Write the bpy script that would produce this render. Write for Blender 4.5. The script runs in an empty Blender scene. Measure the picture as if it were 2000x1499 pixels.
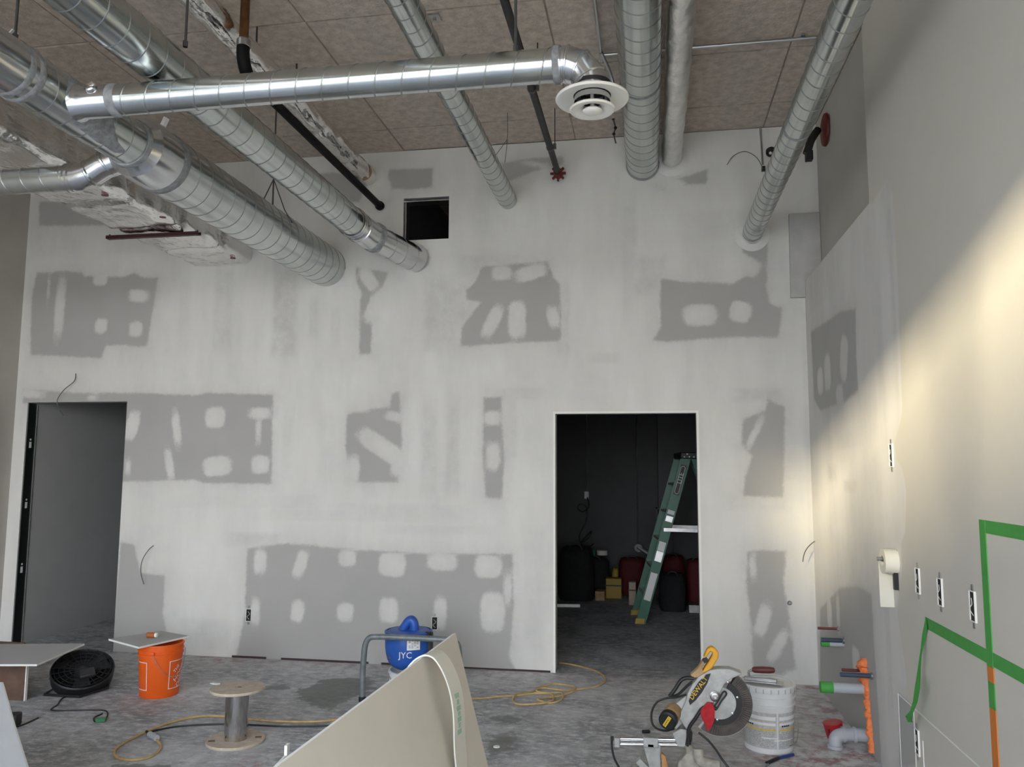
import bpy, math, random
import numpy as np
from mathutils import Vector, Matrix

random.seed(7)
S = bpy.context.scene
COL = S.collection
PI = math.pi

# ------------------------------------------------------------------ camera
F, YAW, PITCH, ROLL, EYE = 1565.03, 0.17046, 0.10731, 0.00505, 1.62
_fw = Vector((-math.sin(YAW)*math.cos(PITCH), math.cos(YAW)*math.cos(PITCH), math.sin(PITCH)))
_r0 = Vector((math.cos(YAW), math.sin(YAW), 0)); _u0 = _r0.cross(_fw)
_r = _r0*math.cos(ROLL)+_u0*math.sin(ROLL); _u = -_r0*math.sin(ROLL)+_u0*math.cos(ROLL)
cd = bpy.data.cameras.new('camera'); cam = bpy.data.objects.new('camera', cd); COL.objects.link(cam)
cd.sensor_width = 36; cd.lens = 36*F/2000; cd.clip_start = .05; cd.clip_end = 200
cam.matrix_world = Matrix(((_r.x, _u.x, -_fw.x, 0), (_r.y, _u.y, -_fw.y, 0), (_r.z, _u.z, -_fw.z, EYE), (0, 0, 0, 1)))
S.camera = cam

# ------------------------------------------------------------------ world, sun, exposure
W = bpy.data.worlds.new('sky'); S.world = W; W.use_nodes = True
nt = W.node_tree; nt.nodes.clear()
wo = nt.nodes.new('ShaderNodeOutputWorld'); bg = nt.nodes.new('ShaderNodeBackground')
tc = nt.nodes.new('ShaderNodeTexCoord'); sp = nt.nodes.new('ShaderNodeSeparateXYZ'); cr = nt.nodes.new('ShaderNodeValToRGB')
nt.links.new(tc.outputs['Generated'], sp.inputs[0]); nt.links.new(sp.outputs['Z'], cr.inputs[0])
cr.color_ramp.elements[0].position = 0.0; cr.color_ramp.elements[0].color = (.965, .972, .985, 1)
cr.color_ramp.elements[1].position = .75; cr.color_ramp.elements[1].color = (.58, .74, 1.0, 1)
nt.links.new(cr.outputs[0], bg.inputs[0]); bg.inputs[1].default_value = 3.2
nt.links.new(bg.outputs[0], wo.inputs[0])

YF, ZH = -1.3, 3.52      # storefront plane behind the camera and its header height
sd = bpy.data.lights.new('low_sun', 'SUN'); sun = bpy.data.objects.new('low_sun', sd); COL.objects.link(sun)
sd.energy = 4.4; sd.angle = math.radians(4.0); sd.color = (1.0, .86, .58)
sun.rotation_euler = Vector((.86, 1.0, -.235)).to_track_quat('-Z', 'Y').to_euler()
pd = bpy.data.lights.new('window_portal', 'AREA'); po = bpy.data.objects.new('window_portal', pd); COL.objects.link(po)
pd.shape = 'RECTANGLE'; pd.size = 6.9; pd.size_y = ZH-.12; pd.cycles.is_portal = True
po.location = (-2.3, YF, .12+(ZH-.12)/2); po.rotation_euler = (PI/2, 0, 0)

S.view_settings.view_transform = 'Standard'; S.view_settings.look = 'None'
S.view_settings.gamma = 1; S.view_settings.use_curve_mapping = False
S.view_settings.exposure = 1.24
S.cycles.use_adaptive_sampling = True; S.cycles.adaptive_threshold = .1; S.cycles.adaptive_min_samples = 16

# ------------------------------------------------------------------ survey helpers (picture point -> place in the room)
D, XR, XL, ZC = 6.61, 1.24, -5.87, 4.44
def _ray(px, py): return _fw + _r*((px-1000)/F) - _u*((py-749.5)/F)
def at(px, py, y=D):
    r = _ray(px, py); t = y/r.y; return Vector((r.x*t, y, EYE+r.z*t))
def onfloor(px, py, z=0.0):
    r = _ray(px, py); t = (z-EYE)/r.z; return Vector((r.x*t, r.y*t, z))
def onright(px, py, x=XR):
    r = _ray(px, py); t = x/r.x; return Vector((x, r.y*t, EYE+r.z*t))

# ------------------------------------------------------------------ materials
MATS = {}
def mat(name, col, rough=.6, metal=0.0, var=.0, vscale=8.0, bump=.0, bscale=60.0, spec=None, col2=None, stretch=None, trans=0, coat=0):
    if name in MATS: return MATS[name]
    m = bpy.data.materials.new(name); m.use_nodes = True; n = m.node_tree.nodes; l = m.node_tree.links
    b = n['Principled BSDF']; b.inputs['Roughness'].default_value = rough; b.inputs['Metallic'].default_value = metal
    b.inputs['Base Color'].default_value = (*col, 1)
    if spec is not None: b.inputs['Specular IOR Level'].default_value = spec
    if trans: b.inputs['Transmission Weight'].default_value = trans
    if coat: b.inputs['Coat Weight'].default_value = coat
    if var or bump or col2:
        g = n.new('ShaderNodeNewGeometry'); mp = n.new('ShaderNodeMapping'); l.new(g.outputs['Position'], mp.inputs[0])
        if stretch: mp.inputs['Scale'].default_value = stretch
    if var or col2:
        t = n.new('ShaderNodeTexNoise'); t.inputs['Scale'].default_value = vscale; t.inputs['Detail'].default_value = 6; t.inputs['Roughness'].default_value = .6
        l.new(mp.outputs[0], t.inputs[0])
        rp = n.new('ShaderNodeValToRGB'); l.new(t.outputs[0], rp.inputs[0])
        a = col2 if col2 else tuple(c*(1-var) for c in col)
        z = col if col2 else tuple(min(1, c*(1+var)) for c in col)
        rp.color_ramp.elements[0].position = .35; rp.color_ramp.elements[0].color = (*a, 1)
        rp.color_ramp.elements[1].position = .65; rp.color_ramp.elements[1].color = (*z, 1)
        l.new(rp.outputs[0], b.inputs['Base Color'])
    if bump:
        t2 = n.new('ShaderNodeTexNoise'); t2.inputs['Scale'].default_value = bscale; t2.inputs['Detail'].default_value = 4
        l.new(mp.outputs[0], t2.inputs[0])
        bp = n.new('ShaderNodeBump'); bp.inputs['Strength'].default_value = bump; bp.inputs['Distance'].default_value = .02
        l.new(t2.outputs[0], bp.inputs['Height']); l.new(bp.outputs[0], b.inputs['Normal'])
    MATS[name] = m; return m

GALV = mat('galvanised_steel', (.56, .59, .58), .20, 1.0, var=.10, vscale=5, bump=.03, bscale=9)
SEAM = mat('duct_seam_steel', (.44, .46, .46), .38, 1.0)
GALVN = mat('bright_galvanised_steel', (.64, .65, .66), .19, 1.0, var=.06, vscale=4, bump=.02, bscale=6)
SEAL = mat('duct_sealant_grey', (.30, .31, .32), .75, .1, var=.25, vscale=30, bump=.3, bscale=50)
FOIL = mat('crinkled_foil', (.86, .84, .82), .20, 1.0, var=.08, vscale=9, bump=.5, bscale=18, stretch=(1, .5, 1))
FOILM = mat('matte_foil_wrap', (.80, .79, .77), .28, 1.0, var=.08, vscale=10, bump=.35, bscale=20)
BLACKP = mat('black_pipe', (.006, .006, .006), .6, 0, var=.3, vscale=10, spec=.2)
STEELP = mat('dark_sprinkler_pipe', (.022, .022, .022), .55, .1, var=.3, vscale=20)
BROWNP = mat('brown_copper_pipe', (.16, .075, .03), .45, .6, var=.3, vscale=15)
REDMET = mat('red_fitting', (.14, .016, .010), .5, .2)
REDSTRUT = mat('dark_red_strut', (.045, .008, .008), .5, .2)
ROD = mat('threaded_rod', (.10, .10, .10), .5, .6)
ZINC = mat('zinc_conduit', (.55, .56, .57), .35, 1.0)
WHITEP = mat('white_enamel', (.82, .80, .74), .35, 0)
BLACK = mat('black_plastic', (.012, .012, .013), .5)
BLACKM = mat('black_mesh', (.02, .02, .02), .6)
ORANGE = mat('orange_plastic', (.87, .125, .008), .45, var=.06, vscale=4)
WHITEPL = mat('white_plastic', (.74, .75, .74), .4, var=.05, vscale=9)
WHITEINK = mat('white_print', (.80, .80, .78), .6)
GREYINK = mat('grey_print', (.34, .34, .33), .6)
YELINK = mat('yellow_print', (.75, .50, .04), .6)
BLUE = mat('blue_plastic', (.022, .10, .42), .4, var=.15, vscale=12)
GREYPIPE = mat('grey_painted_pipe', (.19, .215, .22), .45, .3, var=.2, vscale=20)
PVC = mat('grey_pvc', (.44, .46, .49), .45)
COPPER = mat('dull_copper', (.22, .075, .06), .45, .6)
BLUEP = mat('slate_blue_pipe', (.05, .075, .12), .4, .2)
GREENT = mat('green_masking_tape', (.065, .34, .062), .6, var=.05, vscale=20)
ORANGET = mat('orange_tape', (.62, .19, .03), .6)
FOAM = mat('orange_spray_foam', (.95, .25, .08), .7, var=.15, vscale=40, bump=.6, bscale=60)
REDPL = mat('red_plastic', (.38, .014, .02), .4)
MDF = mat('tan_fibreboard', (.50, .42, .33), .8, var=.12, vscale=30, bump=.1, bscale=80)
CHROME = mat('chrome', (.82, .82, .83), .10, 1.0)
MIRRORTUBE = mat('scuffed_steel_tube', (.82, .80, .78), .12, 1.0, col2=(.40, .39, .38), vscale=9, stretch=(1, 1, .3), bump=.05, bscale=8)
DRYFACE = mat('drywall_paper_tan', (.68, .63, .53), .85, var=.03, vscale=3)
DRYEDGE = mat('drywall_gypsum_edge', (.86, .85, .80), .8)
DRYGREY = mat('drywall_paper_grey', (.44, .44, .43), .85, var=.03, vscale=5)
VINYL = mat('beige_vinyl_strip', (.60, .575, .48), .5)
VINYLE = mat('vinyl_strip_edge', (.80, .79, .72), .5)
BROWNB = mat('brown_board', (.13, .075, .05), .6, var=.2, vscale=9)
YCORD = mat('yellow_cord', (.52, .36, .15), .55, var=.2, vscale=15)
DUSTGREY = mat('dusty_cast_aluminium', (.42, .42, .40), .5, .4, var=.18, vscale=18)
TOOLY = mat('tool_yellow', (.74, .36, .02), .45)
TOOLT = mat('dusty_tool_tan', (.42, .27, .13), .6, var=.2, vscale=20)
GUARD = mat('brown_blade_guard', (.085, .07, .06), .35, .2, var=.35, vscale=25)
STEEL = mat('worn_steel', (.45, .45, .45), .35, 1.0, var=.15, vscale=20)
WOODR = mat('dark_red_wood', (.11, .025, .018), .5, var=.2, vscale=30)
LGREEN = mat('green_fibreglass', (.005, .12, .06), .4)
ALU = mat('aluminium', (.62, .62, .62), .4, .8, var=.1, vscale=20)
REDCLOTH = mat('red_canvas', (.10, .008, .010), .8, var=.2, vscale=20)
BLKCLOTH = mat('black_canvas', (.012, .012, .013), .85, var=.3, vscale=20)
YELBOX = mat('yellow_case', (.36, .25, .02), .5)
GLUEG = mat('green_plug', (.05, .22, .10), .5)
PAPER = mat('cream_paper_tape', (.80, .77, .66), .8)
BLUEINK = mat('blue_handle', (.02, .05, .22), .45)
WIRE = mat('grey_wire', (.07, .075, .07), .5)
HOLE = mat('dark_box_inside', (.01, .01, .01), .7)
BRASS = mat('amber_bottle', (.42, .12, .03), .35)

def attr_mat_wall(name, mud, paper, paint=None):
    m = bpy.data.materials.new(name); m.use_nodes = True; n = m.node_tree.nodes; l = m.node_tree.links
    b = n['Principled BSDF']; b.inputs['Roughness'].default_value = .82; b.inputs['Specular IOR Level'].default_value = .25
    g = n.new('ShaderNodeNewGeometry')
    def noise(sc, det=5, rough=.6, mp=None):
        t = n.new('ShaderNodeTexNoise'); t.inputs['Scale'].default_value = sc; t.inputs['Detail'].default_value = det; t.inputs['Roughness'].default_value = rough
        if mp:
            q = n.new('ShaderNodeMapping'); q.inputs['Scale'].default_value = mp; l.new(g.outputs['Position'], q.inputs[0]); l.new(q.outputs[0], t.inputs[0])
        else: l.new(g.outputs['Position'], t.inputs[0])
        return t
    def math_(op, a, bb, c=None):
        q = n.new('ShaderNodeMath'); q.operation = op
        for i, v in enumerate((a, bb, c)):
            if v is None: continue
            if isinstance(v, (int, float)): q.inputs[i].default_value = v
            else: l.new(v, q.inputs[i])
        return q.outputs[0]
    def attr(nm):
        a = n.new('ShaderNodeAttribute'); a.attribute_name = nm; return a.outputs['Fac']
    def mask(sdf, amp, soft):
        e = math_('MULTIPLY_ADD', noise(16, 6, .7).outputs[0], amp, math_('SUBTRACT', sdf, amp*.5))
        e = math_('ADD', e, math_('MULTIPLY', math_('SUBTRACT', noise(70, 4, .7).outputs[0], .5), amp*.6))
        r = n.new('ShaderNodeMapRange'); r.interpolation_type = 'SMOOTHSTEP'; r.inputs[1].default_value = -soft; r.inputs[2].default_value = soft
        l.new(e, r.inputs[0]); return r.outputs[0]
    def mix(f, c1, c2):
        q = n.new('ShaderNodeMix'); q.data_type = 'RGBA'
        if isinstance(f, (int, float)): q.inputs[0].default_value = f
        else: l.new(f, q.inputs[0])
        for i, c in ((6, c1), (7, c2)):
            if isinstance(c, tuple): q.inputs[i].default_value = (*c, 1)
            else: l.new(c, q.inputs[i])
        return q.outputs[2]
    def ramp(x, lo, hi):
        r = n.new('ShaderNodeMapRange'); r.inputs[1].default_value = lo; r.inputs[2].default_value = hi; l.new(x, r.inputs[0]); return r.outputs[0]
    streak = ramp(noise(1.6, 5, .6, (1.6, 1.6, .5)).outputs[0], .38, .68)
    trowel = ramp(noise(3.2, 5, .6, (1, 1, 2.2)).outputs[0], .4, .7)
    dark = tuple(c*.80 for c in mud); warm = (mud[0]*.97, mud[1]*.95, mud[2]*.90)
    c = mix(math_('MULTIPLY', streak, .75), mud, dark); c = mix(math_('MULTIPLY', trowel, .6), c, warm)
    sm = math_('MULTIPLY', attr('smear'), ramp(noise(9, 6, .7).outputs[0], .15, .75))
    c = mix(sm, c, paper)
    pv = mix(ramp(noise(2.5).outputs[0], .3, .7), paper, tuple(q*.93 for q in paper))
    c = mix(mask(attr('bare'), .040, .016), c, pv)
    if paint:
        pc = mix(ramp(noise(1.2).outputs[0], .3, .7), paint, tuple(q*.95 for q in paint))
        c = mix(mask(attr('paint'), .014, .008), c, pc)
    l.new(c, b.inputs['Base Color'])
    bp = n.new('ShaderNodeBump'); bp.inputs['Strength'].default_value = .10; bp.inputs['Distance'].default_value = .01
    l.new(noise(30, 6, .65, (1, 1, .6)).outputs[0], bp.inputs['Height']); l.new(bp.outputs[0], b.inputs['Normal'])
    return m

MUD, PAPERG = (.77, .76, .725), (.45, .44, .42)
WALLB = attr_mat_wall('mudded_drywall', MUD, PAPERG)
WALLR = attr_mat_wall('mudded_and_painted_drywall', (.72, .71, .69), (.45, .445, .43), (.64, .615, .55))
PLAIN = mat('plain_painted_wall', (.50, .48, .43), .85, var=.04, vscale=2)
LEFTW = mat('warm_grey_wall', (.46, .43, .39), .85, var=.05, vscale=2)
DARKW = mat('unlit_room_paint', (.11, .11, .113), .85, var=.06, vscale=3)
CONC = mat('board_formed_concrete', (.665, .58, .495), .9, col2=(.46, .40, .345), vscale=16, bump=.4, bscale=60)
CONCJ = mat('concrete_joint', (.36, .30, .255), .9, var=.2, vscale=12)
PAVE = mat('outside_paving', (.64, .55, .44), .9, var=.1, vscale=1)
RENDER = mat('pale_render', (.55, .53, .50), .9)
ALUF = mat('dark_window_frame', (.06, .06, .065), .4, .6)

def floor_mat():
    m = bpy.data.materials.new('dusty_concrete_floor'); m.use_nodes = True; n = m.node_tree.nodes; l = m.node_tree.links
    b = n['Principled BSDF']
    g = n.new('ShaderNodeNewGeometry')
    def noise(sc, det=6, rough=.6, mp=None):
        t = n.new('ShaderNodeTexNoise'); t.inputs['Scale'].default_value = sc; t.inputs['Detail'].default_value = det; t.inputs['Roughness'].default_value = rough
        q = n.new('ShaderNodeMapping'); q.inputs['Scale'].default_value = mp or (1, 1, 1); l.new(g.outputs['Position'], q.inputs[0]); l.new(q.outputs[0], t.inputs[0])
        return t.outputs[0]
    def rng(x, lo, hi, a=0, z=1):
        r = n.new('ShaderNodeMapRange'); r.interpolation_type = 'SMOOTHSTEP'
        for i, v in zip((1, 2, 3, 4), (lo, hi, a, z)): r.inputs[i].default_value = v
        l.new(x, r.inputs[0]); return r.outputs[0]
    def mth(op, a, bb):
        q = n.new('ShaderNodeMath'); q.operation = op
        for i, v in enumerate((a, bb)):
            if isinstance(v, (int, float)): q.inputs[i].default_value = v
            else: l.new(v, q.inputs[i])
        return q.outputs[0]
    def mix(f, c1, c2):
        q = n.new('ShaderNodeMix'); q.data_type = 'RGBA'; l.new(f, q.inputs[0])
        for i, c in ((6, c1), (7, c2)):
            if isinstance(c, tuple): q.inputs[i].default_value = (*c, 1)
            else: l.new(c, q.inputs[i])
        return q.outputs[2]
    def attr(nm):
        a = n.new('ShaderNodeAttribute'); a.attribute_name = nm; return a.outputs['Fac']
    c = mix(rng(noise(2.2, 8, .7), .35, .68), (.22, .22, .224), (.46, .46, .465))
    c = mix(mth('MULTIPLY', rng(noise(12, 8, .75, (1, 1.6, 1)), .44, .66), .85), c, (.64, .64, .65))
    c = mix(mth('MULTIPLY', rng(noise(30, 5, .7), .55, .72), .6), c, (.14, .14, .14))
    dust = mth('MULTIPLY', attr('dust'), rng(noise(10, 7, .7), .30, .62))
    c = mix(dust, c, (.68, .68, .68))
    pink = mth('MULTIPLY', attr('pink'), rng(noise(9, 7, .7), .45, .62))
    c = mix(pink, c, (.36, .20, .20))
    st = mth('ADD', attr('stain'), mth('MULTIPLY', mth('SUBTRACT', noise(7, 6, .7), .5), .34))
    sm = rng(st, -.012, .03)
    c = mix(mth('MULTIPLY', sm, .8), c, (.15, .155, .14))
    l.new(c, b.inputs['Base Color'])
    l.new(rng(sm, 0, 1, .88, .6), b.inputs['Roughness'])
    bp = n.new('ShaderNodeBump'); bp.inputs['Strength'].default_value = .15; bp.inputs['Distance'].default_value = .01
    l.new(noise(40, 6, .7), bp.inputs['Height']); l.new(bp.outputs[0], b.inputs['Normal'])
    return m
FLOORM = floor_mat()

# ------------------------------------------------------------------ mesh helpers
ORI = {}
class MB:
    def __init__(s): s.v = []; s.f = []; s.mi = []; s.m = 0
    def add(s, vs, fs):
        o = len(s.v); s.v += [Vector(q) for q in vs]
        for f in fs: s.f.append([i+o for i in f]); s.mi.append(s.m)
        return s
    def box(s, lo, hi):
        (a, b, c), (d, e, f) = lo, hi
        return s.add([(a, b, c), (d, b, c), (d, e, c), (a, e, c), (a, b, f), (d, b, f), (d, e, f), (a, e, f)],
                     [(0, 3, 2, 1), (4, 5, 6, 7), (0, 1, 5, 4), (1, 2, 6, 5), (2, 3, 7, 6), (3, 0, 4, 7)])
    def obox(s, c, ax, ay, az):       # centre and three half-axis vectors
        c, ax, ay, az = map(Vector, (c, ax, ay, az))
        vs = [c+ax*i+ay*j+az*k for k in (-1, 1) for i, j in ((-1, -1), (1, -1), (1, 1), (-1, 1))]
        return s.add(vs, [(0, 3, 2, 1), (4, 5, 6, 7), (0, 1, 5, 4), (1, 2, 6, 5), (2, 3, 7, 6), (3, 0, 4, 7)])
    def ring_stack(s, rings, close=True, cap=True):
        n = len(rings[0]); vs = [p for r in rings for p in r]; fs = []
        for i in range(len(rings)-1):
            for j in range(n if close else n-1):
                k = (j+1) % n; fs.append((i*n+j, i*n+k, (i+1)*n+k, (i+1)*n+j))
        if cap and close:
            fs.append(tuple(range(n))[::-1]); fs.append(tuple((len(rings)-1)*n+j for j in range(n)))
        return s.add(vs, fs)
    def lathe(s, prof, c=(0, 0, 0), axis=(0, 0, 1), n=32, cap=True, ref=None):
        c = Vector(c); z = Vector(axis).normalized()
        x = Vector(ref).normalized() if ref else (z.orthogonal().normalized()); y = z.cross(x)
        rings = [[c+z*h+(x*math.cos(2*PI*j/n)+y*math.sin(2*PI*j/n))*r for j in range(n)] for r, h in prof]
        return s.ring_stack(rings, cap=cap)
    def cyl(s, p0, p1, r, r1=None, n=20):
        p0, p1 = Vector(p0), Vector(p1); d = p1-p0
        return s.lathe([(r, 0), (r if r1 is None else r1, d.length)], p0, d, n)
    def tube(s, pts, r, n=8, cap=True):
        pts = [Vector(p) for p in pts]; rings = []; prev = None
        for i, p in enumerate(pts):
            t = (pts[min(i+1, len(pts)-1)]-pts[max(i-1, 0)]).normalized()
            if prev is None: x = t.orthogonal().normalized()
            else:
                x = prev-t*prev.dot(t)
                x = x.normalized() if x.length > 1e-6 else t.orthogonal().normalized()
            prev = x; y = t.cross(x); rr = r[i] if isinstance(r, (list, tuple)) else r
            rings.append([p+(x*math.cos(2*PI*j/n)+y*math.sin(2*PI*j/n))*rr for j in range(n)])
        return s.ring_stack(rings, cap=cap)
    def prism(s, poly, ext):          # polygon (3-D points) extruded by a vector
        ext = Vector(ext); a = [Vector(p) for p in poly]; n = len(a)
        return s.add(a+[p+ext for p in a], [tuple(range(n))[::-1], tuple(range(n, 2*n))]+[(i, (i+1) % n, n+(i+1) % n, n+i) for i in range(n)])
    def sphere(s, c, r, n=16, m=10, sc=(1, 1, 1)):
        c = Vector(c); rings = []
        for i in range(m+1):
            a = -PI/2+PI*i/m; q = max(math.cos(a), 1e-3)
            rings.append([c+Vector((r*sc[0]*q*math.cos(2*PI*j/n), r*sc[1]*q*math.sin(2*PI*j/n), r*sc[2]*math.sin(a))) for j in range(n)])
        return s.ring_stack(rings)
    def build(s, name, mats, parent=None, org=None, smooth=35, bevel=0, attrs=None):
        if not isinstance(mats, (list, tuple)): mats = [mats]
        if org is None:
            if parent is not None: org = ORI[parent.name]
            else:
                xs = [v.x for v in s.v]; ys = [v.y for v in s.v]; zs = [v.z for v in s.v]
                org = Vector(((min(xs)+max(xs))/2, (min(ys)+max(ys))/2, min(zs)))
        org = Vector(org)
        me = bpy.data.meshes.new(name); me.from_pydata([v-org for v in s.v], [], s.f)
        for m in mats: me.materials.append(m)
        if len(mats) > 1: me.polygons.foreach_set('material_index', s.mi)
        if attrs:
            for k, a in attrs.items():
                at_ = me.attributes.new(k, 'FLOAT', 'POINT'); at_.data.foreach_set('value', np.asarray(a, dtype=np.float32))
        if smooth:
            me.shade_smooth(); me.set_sharp_from_angle(angle=math.radians(smooth))
        me.update()
        o = bpy.data.objects.new(name, me); COL.objects.link(o)
        if bevel:
            bv = o.modifiers.new('bevel', 'BEVEL'); bv.width = bevel; bv.segments = 2; bv.limit_method = 'ANGLE'
        if parent is not None:
            o.parent = parent; o.location = org-ORI[parent.name]
        else: o.location = org
        ORI[o.name] = org
        return o

def tag(o, label, cat, group=None):
    o['label'] = label; o['category'] = cat
    if group: o['group'] = group
    return o
def struct(o): o['kind'] = 'structure'; return o
def thing(name, label, cat, loc, group=None):
    o = bpy.data.objects.new(name, None); COL.objects.link(o); o.location = loc; o.empty_display_size = .1
    ORI[o.name] = Vector(loc); return tag(o, label, cat, group)
def spline(pts, k=8):
    pts = [Vector(p) for p in pts]; out = []
    for i in range(len(pts)-1):
        p0, p1, p2, p3 = pts[max(i-1, 0)], pts[i], pts[i+1], pts[min(i+2, len(pts)-1)]
        for j in range(k):
            t = j/k; out.append(.5*((2*p1)+(p2-p0)*t+(2*p0-5*p1+4*p2-p3)*t*t+(3*p1-p0-3*p2+p3)*t**3))
    out.append(pts[-1]); return out
def text(name, body, size, centre, right, up, m, parent, thick=.0008, wrap=None):
    cu = bpy.data.curves.new(name, 'FONT'); cu.body = body; cu.size = size; cu.align_x = 'CENTER'; cu.align_y = 'CENTER'
    cu.resolution_u = 2; cu.extrude = thick
    ob = bpy.data.objects.new('tmp', cu); COL.objects.link(ob)
    bpy.context.view_layer.update()
    me = bpy.data.meshes.new_from_object(ob.evaluated_get(bpy.context.evaluated_depsgraph_get()))
    bpy.data.objects.remove(ob); 
    r, u = Vector(right).normalized(), Vector(up).normalized(); w = r.cross(u); c = Vector(centre)
    b = MB()
    if wrap: vs = [wrap(v.co.x, v.co.y, v.co.z) for v in me.vertices]
    else: vs = [c+r*v.co.x+u*v.co.y+w*v.co.z for v in me.vertices]
    b.add(vs, [tuple(p.vertices) for p in me.polygons])
    bpy.data.meshes.remove(me); bpy.data.curves.remove(cu)
    return b.build(name, m, parent, smooth=0)

# signed distances for the plaster map (positive inside)
def sd_poly(X, Z, poly):
    P = np.asarray(poly, float); n = len(P); dmin = np.full(X.shape, 1e9); inside = np.zeros(X.shape, bool)
    for i in range(n):
        a, b = P[i], P[(i+1) % n]; e = b-a; wx, wz = X-a[0], Z-a[1]
        t = np.clip((wx*e[0]+wz*e[1])/(e@e+1e-12), 0, 1)
        dmin = np.minimum(dmin, np.hypot(wx-e[0]*t, wz-e[1]*t))
        c = ((a[1] <= Z) != (b[1] <= Z)) & (X < (b[0]-a[0])*(Z-a[1])/((b[1]-a[1])+1e-12)+a[0]); inside ^= c
    return np.where(inside, dmin, -dmin)
def sd_ell(X, Z, c, rx, rz, ang=0):
    ca, sa = math.cos(ang), math.sin(ang); dx, dz = X-c[0], Z-c[1]
    u = dx*ca+dz*sa; v = -dx*sa+dz*ca; k = np.sqrt((u/rx)**2+(v/rz)**2)
    k4 = ((np.abs(u)/rx)**3.2+(np.abs(v)/rz)**3.2)**(1/3.2)
    return (1-k4)*min(rx, rz)
def grid_lines(lo, hi, step, extra=()):
    keys = sorted(set([round(lo, 4), round(hi, 4)]+[round(e, 4) for e in extra if lo < e < hi])); out = []
    for a, b in zip(keys, keys[1:]):
        k = max(1, int(round((b-a)/step))); out += list(np.linspace(a, b, k, endpoint=False))
    return np.array(out+[keys[-1]])

# ================================================================== SETTING
# ---- floor
gx = grid_lines(XL, 3.0, .05, (XR,)); gy = grid_lines(YF, 11.3, .05, (D,))
X, Y = np.meshgrid(gx, gy); nx = len(gx)
def fl(px, py): p = onfloor(px, py); return (p.x, p.y)
stains = [[(575, 1350), (640, 1328), (720, 1322), (735, 1345), (690, 1365), (650, 1385), (600, 1378)],
          [(962, 1402), (985, 1397), (1025, 1405), (1020, 1412), (985, 1412)],
          [(950, 1435), (1000, 1430), (1014, 1445), (985, 1470), (950, 1475)],
          [(500, 1344), (560, 1340), (565, 1347), (510, 1352)],
          [(205, 1490), (330, 1492), (330, 1560), (205, 1560)]]
st = np.full(X.shape, -9.0)
for poly in stains: st = np.maximum(st, sd_poly(X, Y, [fl(*p) for p in poly]))
st = np.minimum(np.where(st > -.25, st, -.25), .1)
dust = np.exp(-np.clip(D-Y, 0, 9)/.35)*.75*(Y < D)+np.exp(-np.clip(XR-X, 0, 9)/.5)*.6
for (px, py, r, a) in [(385, 1350, .30, .9), (1540, 1460, .45, .8), (1600, 1400, .5, .6), (300, 1470, .4, .4), (500, 1480, .4, .35), (640, 1310, .35, .5), (1010, 1325, .4, .4), (1500, 1350, .3, .5)]:
    c = fl(px, py); dust += a*np.exp(-((X-c[0])**2+(Y-c[1])**2)/r**2)
pink = np.exp(-np.clip(D-Y, 0, 9)/.10)*1.0*(Y < D)+.75*np.exp(-np.clip(XR-X, 0, 9)/.45)*(Y < D)
for (px, py, r, a) in [(300, 1385, .2, .5), (500, 1495, .14, 1), (1640, 1500, .3, .9), (1500, 1480, .2, .5), (430, 1290, .25, .7)]:
    c = fl(px, py); pink += a*np.exp(-((X-c[0])**2+(Y-c[1])**2)/r**2)
fb = MB(); fb.v = [Vector((x, y, 0)) for x, y in zip(X.ravel(), Y.ravel())]
for j in range(len(gy)-1):
    for i in range(nx-1): fb.f.append((j*nx+i, j*nx+i+1, (j+1)*nx+i+1, (j+1)*nx+i)); fb.mi.append(0)
struct(fb.build('floor', FLOORM, org=(0, 0, 0), smooth=0, attrs={'stain': st.ravel(), 'dust': np.clip(dust, 0, 1).ravel(), 'pink': np.clip(pink, 0, 1).ravel()}))

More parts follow.
